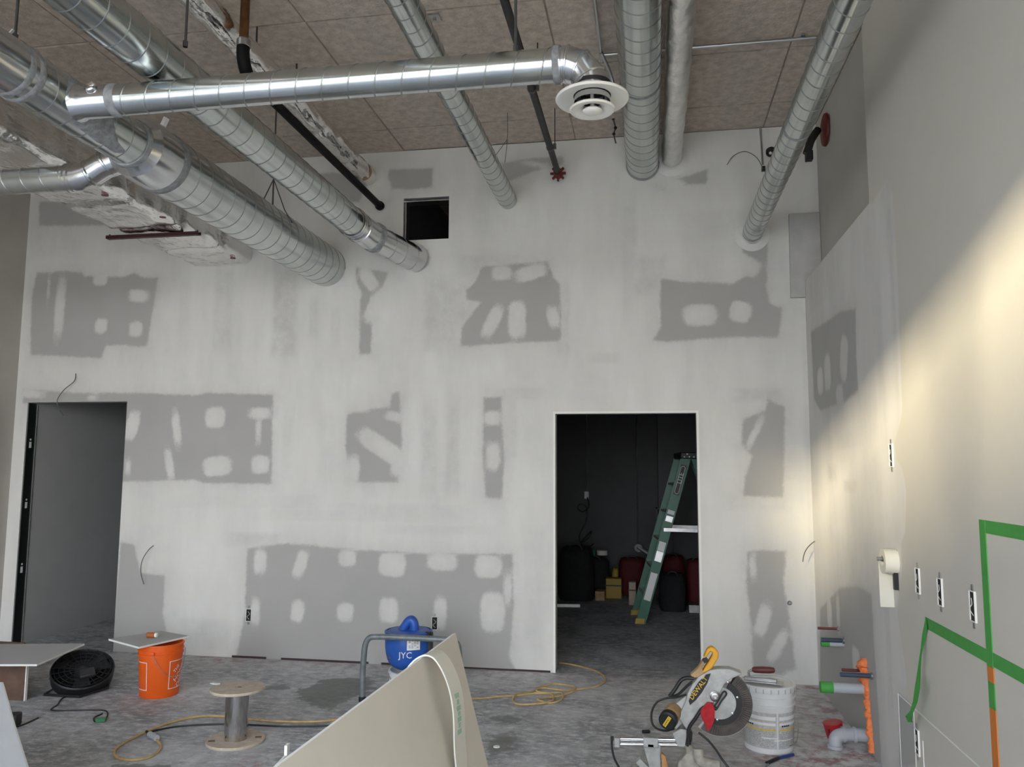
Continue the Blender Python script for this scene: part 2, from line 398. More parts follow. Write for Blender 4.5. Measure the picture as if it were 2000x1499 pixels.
# ---- back wall with its two doorways and the square hole
LD = (-5.74, -4.712, 0.0, 2.225); RD = (-.772, .372, 0.0, 2.085); HO = (-2.118, -1.705, 3.621, 4.001)
def bw(px, py): p = at(px, py); return (p.x, p.z)
BARE = [
 [(72, 533), (130, 530), (160, 533), (165, 540), (240, 541), (262, 534), (283, 544), (308, 542), (303, 580), (292, 640), (287, 677), (205, 675), (198, 700), (60, 693), (60, 640), (62, 580)],
 [(77, 393), (160, 396), (245, 430), (245, 440), (140, 441), (77, 441)],
 [(45, 760), (150, 768), (270, 768), (380, 773), (405, 768), (533, 772), (532, 800), (530, 945), (400, 944), (380, 938), (236, 941), (246, 788), (45, 788)],
 [(678, 810), (700, 803), (762, 795), (765, 770), (780, 765), (785, 860), (786, 872), (777, 942), (692, 942), (685, 935), (675, 870)],
 [(945, 778), (978, 776), (980, 830), (985, 900), (980, 975), (948, 972), (943, 880)],
 [(940, 522), (1000, 516), (1070, 512), (1080, 540), (1093, 555), (1096, 660), (1090, 667), (1030, 668), (900, 677), (902, 640), (930, 602), (940, 590), (912, 585), (910, 568), (930, 550)],
 [(1290, 545), (1330, 550), (1400, 553), (1430, 556), (1465, 535), (1470, 510), (1450, 492), (1448, 474), (1500, 474), (1497, 560), (1505, 595), (1526, 602), (1522, 660), (1440, 658), (1380, 662), (1300, 668), (1276, 664), (1290, 640)],
 [(1500, 775), (1508, 785), (1533, 795), (1532, 830), (1530, 972), (1452, 970), (1456, 930), (1470, 890), (1448, 868), (1452, 820), (1495, 802)],
 [(1460, 1078), (1490, 1075), (1535, 1078), (1530, 1140), (1545, 1230), (1556, 1322), (1472, 1312), (1465, 1200), (1458, 1140)],
 [(483, 1072), (560, 1062), (700, 1075), (850, 1083), (1000, 1083), (1003, 1180), (995, 1285), (1010, 1318), (460, 1292), (478, 1200)],
 [(236, 1058), (262, 1066), (275, 1120), (322, 1125), (318, 1200), (325, 1230), (318, 1290), (215, 1290)],
 [(695, 522), (758, 532), (748, 558), (722, 582), (726, 640), (724, 692), (702, 692), (703, 600), (706, 570), (697, 555)],
 [(760, 331), (845, 329), (844, 366), (800, 370), (766, 368), (758, 345)],
 [(980, 318), (1040, 309), (1100, 306), (1100, 322), (1062, 328), (1015, 345), (985, 358)],
 [(1285, 362), (1340, 345), (1382, 330), (1380, 358), (1330, 362), (1290, 370)],
 [(590, 340), (655, 338), (722, 352), (700, 395), (650, 390), (600, 360)],
 [(300, 395), (420, 395), (440, 440), (320, 445)],
]
DABS = [  # px, py, rx, ry, angle
 (117, 602, 12, 67, .02), (196, 545, 17, 15, 0), (271, 578, 24, 14, .15), (197, 637, 15, 17, 0), (265, 643, 16, 17, 0), (235, 683, 30, 10, 0),
 (95, 562, 3, 28, 0), (258, 832, 15, 32, .2), (62, 770, 30, 9, .05), (180, 777, 11, 6, 0), (345, 838, 9, 38, -.18), (331, 908, 9, 34, -.2), (420, 816, 23, 23, 0), (508, 808, 25, 12, 0), (424, 911, 32, 21, -.1), (509, 908, 20, 19, 0), (250, 913, 6, 16, 0), (505, 838, 6, 26, 0),
 (748, 876, 62, 19, .58), (690, 917, 13, 29, 0), (772, 815, 22, 10, .2), (700, 797, 26, 9, 0), (780, 905, 14, 28, .4),
 (962, 817, 17, 15, 0), (963, 892, 14, 28, 0), (980, 533, 20, 15, 0), (1036, 533, 32, 15, -.25), (962, 628, 14, 34, .45), (1010, 625, 18, 38, 0), (1081, 620, 12, 22, -.25),
 (1368, 616, 32, 21, 0), (1446, 609, 20, 20, .2), (1330, 515, 55, 22, 0), (1460, 520, 24, 18, .5), (1472, 850, 6, 34, .45), (1490, 1212, 12, 30, .3), (1470, 1105, 6, 22, 0), (1520, 1262, 10, 32, .5), (1555, 1325, 20, 14, 0),
 (508, 1098, 14, 24, 0), (587, 1102, 13, 27, .3), (678, 1091, 18, 16, 0), (766, 1103, 28, 24, 0), (864, 1097, 30, 18, 0), (953, 1107, 27, 22, 0),
 (499, 1196, 10, 26, 0), (581, 1194, 14, 21, .1), (674, 1196, 17, 18, 0), (759, 1193, 20, 24, 0), (860, 1198, 13, 30, 0), (962, 1196, 24, 38, 0), (992, 1150, 8, 30, 0),
 (740, 600, 24, 40, .5), (720, 545, 14, 30, -.6), (1050, 322, 30, 5, .2), (1310, 360, 30, 12, .2), (1395, 300, 8, 40, 0)]
SMEAR = [  # px, py, rx, ry, strength
 (556, 605, 26, 95, .75), (436, 600, 22, 95, .45), (612, 620, 10, 40, .4), (655, 640, 10, 40, .3), (860, 610, 34, 75, .55), (840, 650, 14, 40, .5), (905, 600, 30, 50, .5), (838, 870, 16, 95, .42), (885, 870, 14, 95, .42), (995, 830, 16, 70, .4),
 (1000, 770, 60, 12, .4), (1480, 772, 45, 12, .5), (1270, 540, 30, 40, .5), (1230, 490, 14, 120, .35), (1480, 980, 60, 16, .35), (700, 1010, 200, 10, .25), (850, 1035, 120, 10, .25), (500, 1055, 60, 14, .5), (400, 1240, 60, 30, .4), (960, 520, 60, 24, .5), (1090, 330, 40, 30, .25),
 (360, 620, 14, 80, .2), (1100, 620, 14, 80, .5), (1180, 700, 30, 10, .3), (930, 400, 60, 40, .25), (1400, 440, 60, 30, .3), (110, 470, 60, 40, .35), (250, 470, 60, 30, .3), (1580, 900, 6, 300, .3), (60, 1000, 8, 300, .35), (790, 1000, 120, 14, .3), (480, 980, 160, 14, .2), (640, 870, 20, 70, .25), (560, 870, 14, 80, .25), (1040, 1150, 20, 120, .25)]
gx = grid_lines(XL, 1.37, .022, (LD[0], LD[1], RD[0], RD[1], HO[0], HO[1])); gz = grid_lines(0, ZC, .022, (LD[3], RD[3], HO[2], HO[3]))
X, Z = np.meshgrid(gx, gz); nx = len(gx)
bare = np.full(X.shape, -9.0); PXM = 236.0
for poly in BARE: bare = np.maximum(bare, sd_poly(X, Z, [bw(*p) for p in poly]))
for (px, py, rx, ry, a) in DABS: bare = np.minimum(bare, -sd_ell(X, Z, bw(px, py), rx/PXM, ry/PXM, -a))
for o in (LD, RD):   # taped corner beads round the doorways
    dx = np.maximum(np.maximum(o[0]-X, X-o[1]), 0); dz = np.maximum(Z-o[3], 0)
    if o is RD: bare = np.minimum(bare, np.hypot(dx, dz)-.05)
bare = np.clip(bare, -.3, .3)
smear = np.zeros(X.shape)
for (px, py, rx, ry, s_) in SMEAR:
    c = bw(px, py); u = np.abs(X-c[0])/(rx/PXM); v = np.abs(Z-c[1])/(ry/PXM)
    smear = np.maximum(smear, s_/(1+np.exp((np.maximum(u, v)-1)*9)))
smear = np.maximum(smear, .50*np.exp(-np.clip(-bare, 0, 9)/.075)*(bare < .3))
b = MB(); b.v = [Vector((x, D, z)) for x, z in zip(X.ravel(), Z.ravel())]
def in_op(x, z): return any(o[0] < x < o[1] and o[2] < z < o[3] for o in (LD, RD, HO))
for j in range(len(gz)-1):
    zc = (gz[j]+gz[j+1])/2
    for i in range(nx-1):
        if not in_op((gx[i]+gx[i+1])/2, zc): b.f.append((j*nx+i, j*nx+i+1, (j+1)*nx+i+1, (j+1)*nx+i)); b.mi.append(0)
nfront = len(b.v); T = .125
cx = sorted({XL, LD[0], LD[1], RD[0], RD[1], HO[0], HO[1], 1.37}); cz = sorted({0, LD[3], RD[3], HO[2], HO[3], ZC}); b.m = 1
for i in range(len(cx)-1):
    for j in range(len(cz)-1):
        if not in_op((cx[i]+cx[i+1])/2, (cz[j]+cz[j+1])/2):
            b.add([(cx[i], D+T, cz[j]), (cx[i], D+T, cz[j+1]), (cx[i+1], D+T, cz[j+1]), (cx[i+1], D+T, cz[j])], [(0, 1, 2, 3)])
for o in (LD, RD, HO):
    x0, x1, z0, z1 = o; y0, y1 = D, D+T
    b.add([(x0, y0, z0), (x0, y1, z0), (x0, y1, z1), (x0, y0, z1)], [(0, 1, 2, 3)]); b.add([(x1, y0, z0), (x1, y0, z1), (x1, y1, z1), (x1, y1, z0)], [(0, 1, 2, 3)])
    b.add([(x0, y0, z1), (x0, y1, z1), (x1, y1, z1), (x1, y0, z1)], [(0, 1, 2, 3)])
    if z0 > 0: b.add([(x0, y0, z0), (x1, y0, z0), (x1, y1, z0), (x0, y1, z0)], [(0, 1, 2, 3)])
pad = np.full(len(b.v)-nfront, -.3)
wall_back = struct(b.build('wall_back', [WALLB, DRYGREY], org=(0, D, 0), smooth=0, attrs={'bare': np.concatenate([bare.ravel(), pad]), 'smear': np.concatenate([smear.ravel(), pad*0])}))
for nm, pts in (('corner_bead', [(RD[0]-.004, RD[2], RD[3])]),):
    b = MB(); x0, x1, z1 = RD[0], RD[1], RD[3]
    b.box((x0-.018, D-.003, 0), (x0+.001, D, z1+.018)); b.box((x1-.001, D-.003, 0), (x1+.018, D, z1+.018)); b.box((x0, D-.003, z1-.001), (x1, D, z1+.018))
    b.build('corner_bead', DRYEDGE, wall_back, smooth=0)

# ---- right wall: lower furred layer, recess above a ledge towards the back
def rw(px, py): p = onright(px, py); return (p.y, p.z)
LY, LZ, XRR = 4.672, 3.13, 1.37
gy = grid_lines(YF, D, .025, (LY,)); gz = grid_lines(0, ZC, .025, (LZ,))
Y, Z = np.meshgrid(gy, gz); ny = len(gy)
PAINT = [(1703, 400), (1712, 382), (1735, 348), (1744, 380), (1750, 480), (1754, 560), (1757, 650), (1762, 800), (1758, 828), (1746, 868), (1752, 900), (1763, 918), (1770, 960), (1768, 1040), (1760, 1062), (1762, 1110), (1752, 1195), (1762, 1260), (1772, 1335), (1768, 1352)]
poly = [rw(*p) for p in PAINT]+[(4.30, .49), (4.30, .02), (4.36, -.2), (-4, -.2), (-4, 6), (LY+.001, 6), (LY+.001, 3.16)]
paint = sd_poly(Y, Z, poly)
bareR = np.full(Y.shape, -9.0)
for pl in ([(1584, 648), (1615, 628), (1640, 610), (1671, 603), (1672, 690), (1676, 765), (1650, 785), (1602, 802), (1590, 780)],
           [(1602, 1190), (1640, 1150), (1672, 1145), (1702, 1160), (1706, 1240), (1712, 1330), (1722, 1499), (1640, 1420), (1602, 1360)],
           [(1755, 1356), (1775, 1370), (1800, 1400), (1800, 1499), (1757, 1499)]):
    bareR = np.maximum(bareR, sd_poly(Y, Z, [rw(*p) for p in pl]))
for (px, py, ry_, rz_, a) in [(1616, 728, .10, .13, 0), (1648, 700, .10, .15, .3), (1602, 745, .10, .10, 0), (1640, 775, .10, .08, 0), (1672, 1290, .10, .08, 0), (1620, 1200, .08, .1, 0), (1637, 1200, .05, .12, 0)]:
    bareR = np.minimum(bareR, -sd_ell(Y, Z, rw(px, py), ry_, rz_, a))
smR = np.zeros(Y.shape)
for (px, py, ry_, rz_, s_) in [(1600, 560, .5, .15, .3), (1700, 470, .12, .6, .25), (1720, 700, .06, .5, .35), (1745, 600, .03, .6, .4), (1640, 860, .5, .06, .3), (1625, 925, .12, .05, .6), (1660, 950, .15, .03, .6), (1720, 1010, .06, .25, .3), (1700, 1120, .2, .2, .35), (1650, 1100, .3, .15, .35), (1735, 1260, .05, .4, .4)]:
    c = rw(px, py); u = np.abs(Y-c[0])/ry_; v = np.abs(Z-c[1])/rz_; smR = np.maximum(smR, s_/(1+np.exp((np.maximum(u, v)-1)*7)))
smR = np.maximum(smR, .5*np.exp(-np.clip(-bareR, 0, 9)/.08))
b = MB(); b.v = [Vector((XR, y, z)) for y, z in zip(Y.ravel(), Z.ravel())]
for j in range(len(gz)-1):
    zc = (gz[j]+gz[j+1])/2
    for i in range(ny-1):
        if (gy[i]+gy[i+1])/2 > LY and zc > LZ: continue
        b.f.append((j*ny+i, (j+1)*ny+i, (j+1)*ny+i+1, j*ny+i+1)); b.mi.append(0)
nf = len(b.v); b.m = 1
b.add([(XR, LY, LZ), (XR, LY, ZC), (XRR, LY, ZC), (XRR, LY, LZ)], [(0, 1, 2, 3)])
b.add([(XR, LY, LZ), (XRR, LY, LZ), (XRR, D, LZ), (XR, D, LZ)], [(0, 1, 2, 3)])
b.add([(XRR, LY, LZ), (XRR, LY, ZC), (XRR, D, ZC), (XRR, D, LZ)], [(0, 1, 2, 3)])
b.add([(1.5, YF, 0), (1.5, D, 0), (1.5, D, ZC), (1.5, YF, ZC)], [(0, 1, 2, 3)])
pad = np.full(len(b.v)-nf, -.3)
wall_right = struct(b.build('wall_right', [WALLR, PLAIN], org=(XR, 0, 0), smooth=0, attrs={'bare': np.concatenate([np.clip(bareR, -.3, .3).ravel(), pad]), 'paint': np.concatenate([np.clip(paint, -.3, .3).ravel(), pad]), 'smear': np.concatenate([smR.ravel(), pad*0])}))
# drywall infill piece standing in the recess against the back wall
b = MB(); b.prism([(1.126, D-.035, 3.0), (XR-.001, D-.035, 3.0), (XR-.001, D-.035, LZ+.004), (XRR-.002, D-.035, LZ+.004), (XRR-.002, D-.035, 3.69), (1.132, D-.035, 3.69)], (0, .034, 0))
struct(b.build('trim_1', mat('infill_board', (.50, .49, .47), .85, var=.08, vscale=6), smooth=0, bevel=.004))

# ---- left wall, front wall with glazing, rooms beyond, outside
struct(MB().box((XL-.12, YF, 0), (XL, 11.3, ZC)).build('wall_left', LEFTW, smooth=0))
b = MB(); b.box((XL-.12, (YF-.13), 0), (XRR+.13, YF, .12)); b.box((XL-.12, (YF-.13), ZH), (XRR+.13, YF, ZC)); b.box((XL-.12, (YF-.13), .12), (XL+.1, YF, ZH)); b.box((XR-.1, (YF-.13), .12), (XRR+.13, YF, ZH))
wf = struct(b.build('wall_front', PLAIN, smooth=0))
for i in range(1, 5):
    x = XL+.1+(XR-.2-XL)*i/5; MB().box((x-.03, (YF-.12), .12), (x+.03, (YF-.01), ZH)).build('mullion', ALUF, wf, smooth=0)
MB().box((XL+.1, (YF-.10), 1.05), (XR-.1, (YF-.03), 1.11)).build('transom', ALUF, wf, smooth=0)
struct(MB().box((-60, -60, -.12), (60, (YF-.13), -.05)).build('outside_ground', PAVE, smooth=0))
blocker = MB().box((-21, -20, -.05), (-9.6, -14.0, 6.15)); ob = struct(blocker.build('sun_blocker', RENDER, smooth=0))  # unseen block, added to keep the low sun off the lower room
for i in range(5): MB().box((-20+i*2.1, -14.0, 1.2), (-18.8+i*2.1, -13.95, 3.4)).build('blocker_pane', ALUF, ob, smooth=0)  # dark panes on the added sun block, out of view
struct(MB().box((-2.3, D+T, 0), (-2.2, 11.3, ZC)).build('added_partition', DARKW, smooth=0))  # unseen partition, added because light leaked between the back rooms
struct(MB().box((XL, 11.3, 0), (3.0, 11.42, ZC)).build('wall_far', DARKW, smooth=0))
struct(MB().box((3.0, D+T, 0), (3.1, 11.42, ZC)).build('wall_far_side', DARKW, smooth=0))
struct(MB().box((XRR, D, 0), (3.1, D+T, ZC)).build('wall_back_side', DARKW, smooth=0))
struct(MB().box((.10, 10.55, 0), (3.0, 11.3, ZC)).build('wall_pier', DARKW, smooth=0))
struct(MB().box((XL, D+T, 0), (-5.735, 11.3, ZC)).build('wall_corridor', DRYGREY, smooth=0))

# ---- ceiling: slab with form-panel impressions
ceil = struct(MB().box((XL-.12, (YF-.13), ZC+.010), (3.1, 11.42, ZC+.2)).build('ceiling', CONCJ, smooth=0))
unit = MB().box((-.5, -.5, 0), (.5, .5, 1)); first = None
xs = [XL]+[-5.19, -3.655, -2.12, -.595, .955]+[XRR]; ys = [YF]+[6.15-.815*k for k in range(10, -1, -1)]+[D]
for i in range(len(xs)-1):
    for j in range(len(ys)-1):
        w_, h_ = xs[i+1]-xs[i]-.012, ys[j+1]-ys[j]-.018
        if first is None:
            o = unit.build('concrete_panel', CONC, ceil, org=(0, 0, 0), smooth=0); first = o.data
        else:
            o = bpy.data.objects.new('concrete_panel', first); COL.objects.link(o); o.parent = ceil
        o.scale = (w_, h_, .03)
        zz = ZC+random.uniform(-.003, .004)
        o.location = Vector(((xs[i]+xs[i+1])/2, (ys[j]+ys[j+1])/2, zz))-ORI[ceil.name]

# ================================================================== DUCTS AND PIPES
def duct_body(p0, p1, r, n=56):
    d = Vector(p1)-Vector(p0); k = max(2, int(d.length/.12)); return MB().lathe([(r, d.length*i/k) for i in range(k+1)], p0, d, n)
def seam_mesh(p0, p1, r, pitch=.137, hand=1, w=.0042, h=.0022, seg=40):
    p0, p1 = Vector(p0), Vector(p1); d = p1-p0; z = d.normalized(); x = z.orthogonal().normalized(); y = z.cross(x); L = d.length
    nturn = L/pitch; N = int(nturn*seg); vs = []; fs = []
    for i in range(N+1):
        a = hand*2*PI*i/seg; c = pitch*i/seg; e = x*math.cos(a)+y*math.sin(a)
        vs += [p0+z*(c-w)+e*(r-.0008), p0+z*(c-w*.4)+e*(r+h), p0+z*(c+w*.4)+e*(r+h), p0+z*(c+w)+e*(r-.0008)]
        if i:
            q = 4*(i-1)
            for k in range(3): fs.append((q+k, q+k+1, q+4+k+1, q+4+k))
    return MB().add(vs, fs)
def spiral(t, p0, p1, r, pitch=.137, hand=1, m=GALV):
    o = duct_body(p0, p1, r).build('duct_pipe', m, t); seam_mesh(p0, p1, r, pitch, hand).build('spiral_seam', SEAM, o, smooth=60)
def collar(t, p0, p1, prof, name='collar', m=GALVN): # prof: (fraction, radius)
    d = Vector(p1)-Vector(p0); MB().lathe([(r, f*d.length) for f, r in prof], p0, d, 56).build(name, m, t)
G = 'galvanised spiral ducts'

# main trunk duct, left
BX, BZ = -2.82, 3.41
t = thing('spiral_duct', 'largest spiral duct at the left, with grey sealant and stepped collar, running into the wall', 'duct', (BX, 6.6, BZ-.18), G)
spiral(t, (BX, 4.12, BZ), (BX, D-.002, BZ), .177)
spiral(t, (BX, 3.00, BZ), (BX, 3.86, BZ), .127)
spiral(t, (BX, 0.6, BZ), (BX, 2.78, BZ), .116)
collar(t, (BX, 3.84, BZ), (BX, 4.16, BZ), [(0, .129), (.12, .150), (.2, .172), (.45, .178), (.8, .180), (1, .180)])
for y0, y1, r0 in ((3.83, 3.90, .139), (4.09, 4.17, .182)): collar(t, (BX, y0, BZ), (BX, y1, BZ), [(0, r0-.004), (.2, r0), (.8, r0+.002), (1, r0-.006)], 'sealant_band', SEAL)
collar(t, (BX, 2.74, BZ), (BX, 3.04, BZ), [(0, .122), (.1, .129), (.9, .131), (1, .130)])
for y0 in (2.72, 2.97, 3.03): collar(t, (BX, y0, BZ), (BX, y0+.05, BZ), [(0, .128), (.3, .134), (.7, .134), (1, .128)], 'sealant_band', SEAL)
def sealant_patch(t, cy, ang0, pts, r):    # patch wrapped on the trunk: (dy, dangle) outline
    b = MB(); k = len(pts); fine = []
    for i in range(k):
        a, c = pts[i], pts[(i+1) % k]
        for j in range(5):
            f = j/5; fine.append((a[0]+(c[0]-a[0])*f+random.uniform(-.006, .006), a[1]+(c[1]-a[1])*f+random.uniform(-.03, .03)))
    n = len(fine); mid = (sum(p[0] for p in fine)/n, sum(p[1] for p in fine)/n); rings = []
    def P(dy, da, rr): a = ang0+da; return Vector((BX+rr*math.cos(a), cy+dy, BZ+rr*math.sin(a)))
    vs = [P(*mid, r+.004)]; fs = []; S_ = 6
    for s in range(1, S_+1):
        for p in fine: f = s/S_; vs.append(P(mid[0]+(p[0]-mid[0])*f, mid[1]+(p[1]-mid[1])*f, r+(.004 if s < S_ else -.001)))
    for i in range(n): fs.append((0, 1+i, 1+(i+1) % n))
    for s in range(S_-1):
        for i in range(n): q = 1+s*n; fs.append((q+i, q+n+i, q+n+(i+1) % n, q+(i+1) % n))
    b.add(vs, fs); b.build('sealant_patch', SEAL, t)
sealant_patch(t, 3.40, -.55, [(-.19, 1.1), (-.20, .35), (-.14, -.25), (-.06, -.55), (.10, -.75), (.30, -.80), (.34, -.45), (.22, -.15), (.16, .3), (.12, 1.2)], .127)

# branch duct crossing the room to the round diffuser
BY, BRZ, BR = 3.3, 3.372, .073
t = thing('branch_duct', 'spiral duct crossing left to right in front of the others, ending in an elbow', 'duct', (-1.5, BY, BRZ-BR), G)
spiral(t, (-2.50, BY, BRZ), (-.36, BY, BRZ), BR, .125, -1)
collar(t, (-2.705, BY, BRZ), (-2.49, BY, BRZ), [(0, .088), (.14, .082), (.2, .076), (.9, .0765), (1, .0735)], 'takeoff_collar')
collar(t, (-2.52, BY, BRZ), (-2.47, BY, BRZ), [(0, .0745), (.2, .079), (.8, .079), (1, .074)], 'sealant_band', SEAL)
b = MB(); b.lathe([(.030, 0), (.030, .012), (.024, .018), (.005, .02)], (-2.585, BY-.066, BRZ+.034), (0.0, -1, .55), 20); b.build('damper_regulator', CHROME, t)
MB().obox((-2.585, BY-.083, BRZ+.044), (.021, 0, .012), (0, .004, .002), (-.003, 0, .006)).build('damper_handle', CHROME, t)
def elbow(t, pts_dirs, r, name='elbow', m=GALVN):
    rings = []; n = 48
    for (c, d) in pts_dirs:
        d = Vector(d).normalized(); y = Vector((0, 1, 0)); y = (y-d*y.dot(d)).normalized(); x = y.cross(d)
        rings.append([Vector(c)+(x*math.cos(2*PI*j/n)+y*math.sin(2*PI*j/n))*r for j in range(n)])
    MB().ring_stack(rings, cap=False).build(name, m, t, smooth=20)
EX = -.225
elbow(t, [((-.37, BY, BRZ), (1, 0, 0)), ((-.335, BY, BRZ), (1, 0, -.15)), ((-.275, BY, BRZ-.022), (1, 0, -.62)), ((-.238, BY, BRZ-.075), (.5, 0, -1)), ((-.225, BY, BRZ-.13), (.0, 0, -1)), ((-.225, BY, BRZ-.18), (0, 0, -1))], BR+.004)
for (c, d) in [((-.36, BY, BRZ), (1, 0, 0)), ((-.333, BY, BRZ), (1, 0, -.15)), ((-.275, BY, BRZ-.022), (1, 0, -.62)), ((-.238, BY, BRZ-.075), (.5, 0, -1)), ((-.227, BY, BRZ-.12), (0, 0, -1))]:
    d = Vector(d).normalized(); MB().lathe([(BR+.002, -.008), (BR+.008, -.003), (BR+.008, .003), (BR+.002, .008)], c, d, 48, cap=False).build('elbow_rib', GALVN, t)
MB().lathe([(BR+.003, -.02), (BR+.009, -.015), (BR+.007, .012), (BR+.003, .02)], (-.372, BY, BRZ), (1, 0, 0), 48, cap=False).build('sealant_band', SEAL, t)

# diffuser under the elbow
dz = 3.205
t = thing('ceiling_diffuser', 'white round air diffuser with concentric cones under the duct elbow', 'diffuser', (EX, BY, dz-.06))
MB().lathe([(.082, .035), (.155, .006), (.157, .0), (.153, -.006), (.140, -.006), (.094, .010), (.080, .014), (.080, .03)], (EX, BY, dz), (0, 0, 1), 64, cap=False).build('outer_cone', WHITEP, t)
MB().lathe([(.080, .012), (.080, .07), (.002, .075)], (EX, BY, dz), (0, 0, 1), 40, cap=False).build('throat', BLACK, t)
for i in range(12):
    a = 2*PI*i/12; MB().obox((EX+.068*math.cos(a), BY+.068*math.sin(a), dz+.02), (.012*math.sin(a), -.012*math.cos(a), 0), (.003*math.cos(a), .003*math.sin(a), 0), (0, 0, .012)).build('vane', GREYPIPE, t)
MB().lathe([(.038, -.020), (.052, -.024), (.092, -.040), (.098, -.047), (.093, -.053), (.080, -.053), (.050, -.043), (.038, -.034)], (EX, BY, dz), (0, 0, 1), 56, cap=False).build('inner_cone', WHITEP, t)
MB().lathe([(.001, -.035), (.036, -.046), (.042, -.053), (.036, -.060), (.018, -.065), (.001, -.066)], (EX, BY, dz), (0, 0, 1), 40, cap=False).build('centre_cone', WHITEP, t)
MB().cyl((EX, BY, dz-.04), (EX, BY, dz+.06), .008, n=10).build('stem', WHITEP, t)

# second duct with its elbow into the wall
D2X, D2Z, D2R = -2.30, 3.565, .112
t = thing('spiral_duct', 'spiral duct left of the black pipe that bends right just before the wall', 'duct', (D2X, 6.2, D2Z-D2R), G)
spiral(t, (D2X, 0.6, D2Z), (D2X, 5.86, D2Z), D2R)
e0, e1 = Vector((D2X, 5.85, D2Z)), Vector((-1.975, D-.003, 3.44)); k1 = Vector((D2X, 5.97, D2Z-.004)); k2 = Vector((-2.245, 6.11, D2Z-.035))
elbow(t, [(e0, (0, 1, 0)), (k1, (.15, 1, -.08)), (k1+Vector((.01, .03, -.005)), (.25, 1, -.1)), (k2, (.5, 1, -.22)), (k2+(e1-k2)*.12, e1-k2)], D2R+.006)
for c, d in ((e0+Vector((0, .01, 0)), (0, 1, 0)), (e0+Vector((0, .05, 0)), (0, 1, 0)), (k1+Vector((.01, .03, -.005)), (.25, 1, -.1))):
    MB().lathe([(D2R+.003, -.01), (D2R+.011, -.004), (D2R+.011, .004), (D2R+.003, .01)], c, d, 48, cap=False).build('elbow_rib', GALVN, t)
dd = (e1-k2).normalized()
MB().lathe([(D2R+.006, -.03), (D2R+.013, -.022), (D2R+.013, .022), (D2R+.004, .03)], k2+dd*.06, dd, 48, cap=False).build('sealant_band', SEAL, t)
spiral(t, k2+dd*.06, e1, D2R, .13, m=GALVN)
# third, fourth and sixth
for nm, x, z, r, hand, lab in (('d3', -1.18, 3.935, .079, 1, 'thin spiral duct just right of the square wall hole'),
                               ('d4', -.03, 4.178, .133, -1, 'wide spiral duct beside the foil-wrapped pipe, right of the diffuser'),
                               ('d6', .845, 3.553, .078, -1, 'thin spiral duct nearest the right wall')):
    t = thing('spiral_duct', lab, 'duct', (x, 6.6, z-r), G)
    spiral(t, (x, 0.6, z), (x, D-.002, z), r, .137 if r > .1 else .125, hand)
    if nm == 'd4':
        MB().lathe([(r+.001, 0), (r+.006, .01), (r+.006, .03), (r+.001, .04)], (x, D-.045, z), (0, 1, 0), 48, cap=False).build('end_ring', SEAM, t)
    if nm != 'd3': MB().lathe([(r+.001, -.012), (r+.004, -.006), (r+.004, .006), (r+.001, .012)], (x, 4.55 if nm == 'd6' else 5.1, z), (0, 1, 0), 48, cap=False).build('slip_joint', SEAL, t)
for x, z, r in ((.845, 3.553, .078), (.21, 4.225, .085)):
    b = MB(); b.lathe([(r+.002, -.006), (r+.05, -.003), (r+.06, 0)], (x, D, z-.015), (0, 1, 0), 32, cap=False); b.build('wall_patch', mat('fresh_joint_compound', (.72, .71, .68), .8, var=.05), wall_back)

# small duct at the left edge hooking onto the trunk
CY, CZ, CR = 4.0, 3.292, .072
t = thing('spiral_duct', 'short spiral duct at the left edge crossing under the foil duct', 'duct', (-4.5, CY, CZ-CR), G)
spiral(t, (XL+.002, CY, CZ), (-3.28, CY, CZ), CR, .125)
elbow(t, [((-3.30, CY, CZ), (1, 0, 0)), ((-3.235, CY, CZ), (1, 0, .12)), ((-3.16, CY, CZ+.02), (1, 0, .45)), ((-3.09, CY, CZ+.06), (1, 0, .62)), ((-2.955, CY, BZ-.02), (1, 0, .5))], CR+.004)
for c, d in (((-3.30, CY, CZ), (1, 0, 0)), ((-3.27, CY, CZ), (1, 0, 0)), ((-3.16, CY, CZ+.02), (1, 0, .45)), ((-3.06, CY, CZ+.075), (1, 0, .6))):
    MB().lathe([(CR+.003, -.012), (CR+.011, -.005), (CR+.011, .005), (CR+.003, .012)], c, d, 48, cap=False).build('elbow_rib', GALV, t)

# foil-wrapped rectangular duct
rng = np.random.RandomState(3)
def foil_sweep(outline, y0, y1, step, amp, name, m, parent, low=None):
    n = len(outline); ys = np.arange(y0, y1+1e-6, step); rings = []
    ph = rng.uniform(0, 6.28, (6, 3)); fr = rng.uniform(8, 40, 6); kk = rng.randint(1, 9, 6)
    cx_ = sum(p[0] for p in outline)/n; cz_ = sum(p[1] for p in outline)/n
    for y in ys:
        ring = []
        band = abs(((y*1.0) % .61)/.61-.5); pin = -.012*math.exp(-((.5-band)/.05)**2)
        for j, (x, z) in enumerate(outline):
            q = sum(math.sin(fr[k]*y+ph[k, 0]+kk[k]*2*PI*j/n) for k in range(6))*amp/3+rng.uniform(-1, 1)*amp*.35+pin*(amp/.006)
            dx, dz_ = x-cx_, z-cz_; L = math.hypot(dx, dz_)
            ring.append(Vector((x+dx/L*q, y, z+dz_/L*q)))
        rings.append(ring)
    return MB().ring_stack(rings).build(name, m, parent, smooth=50)
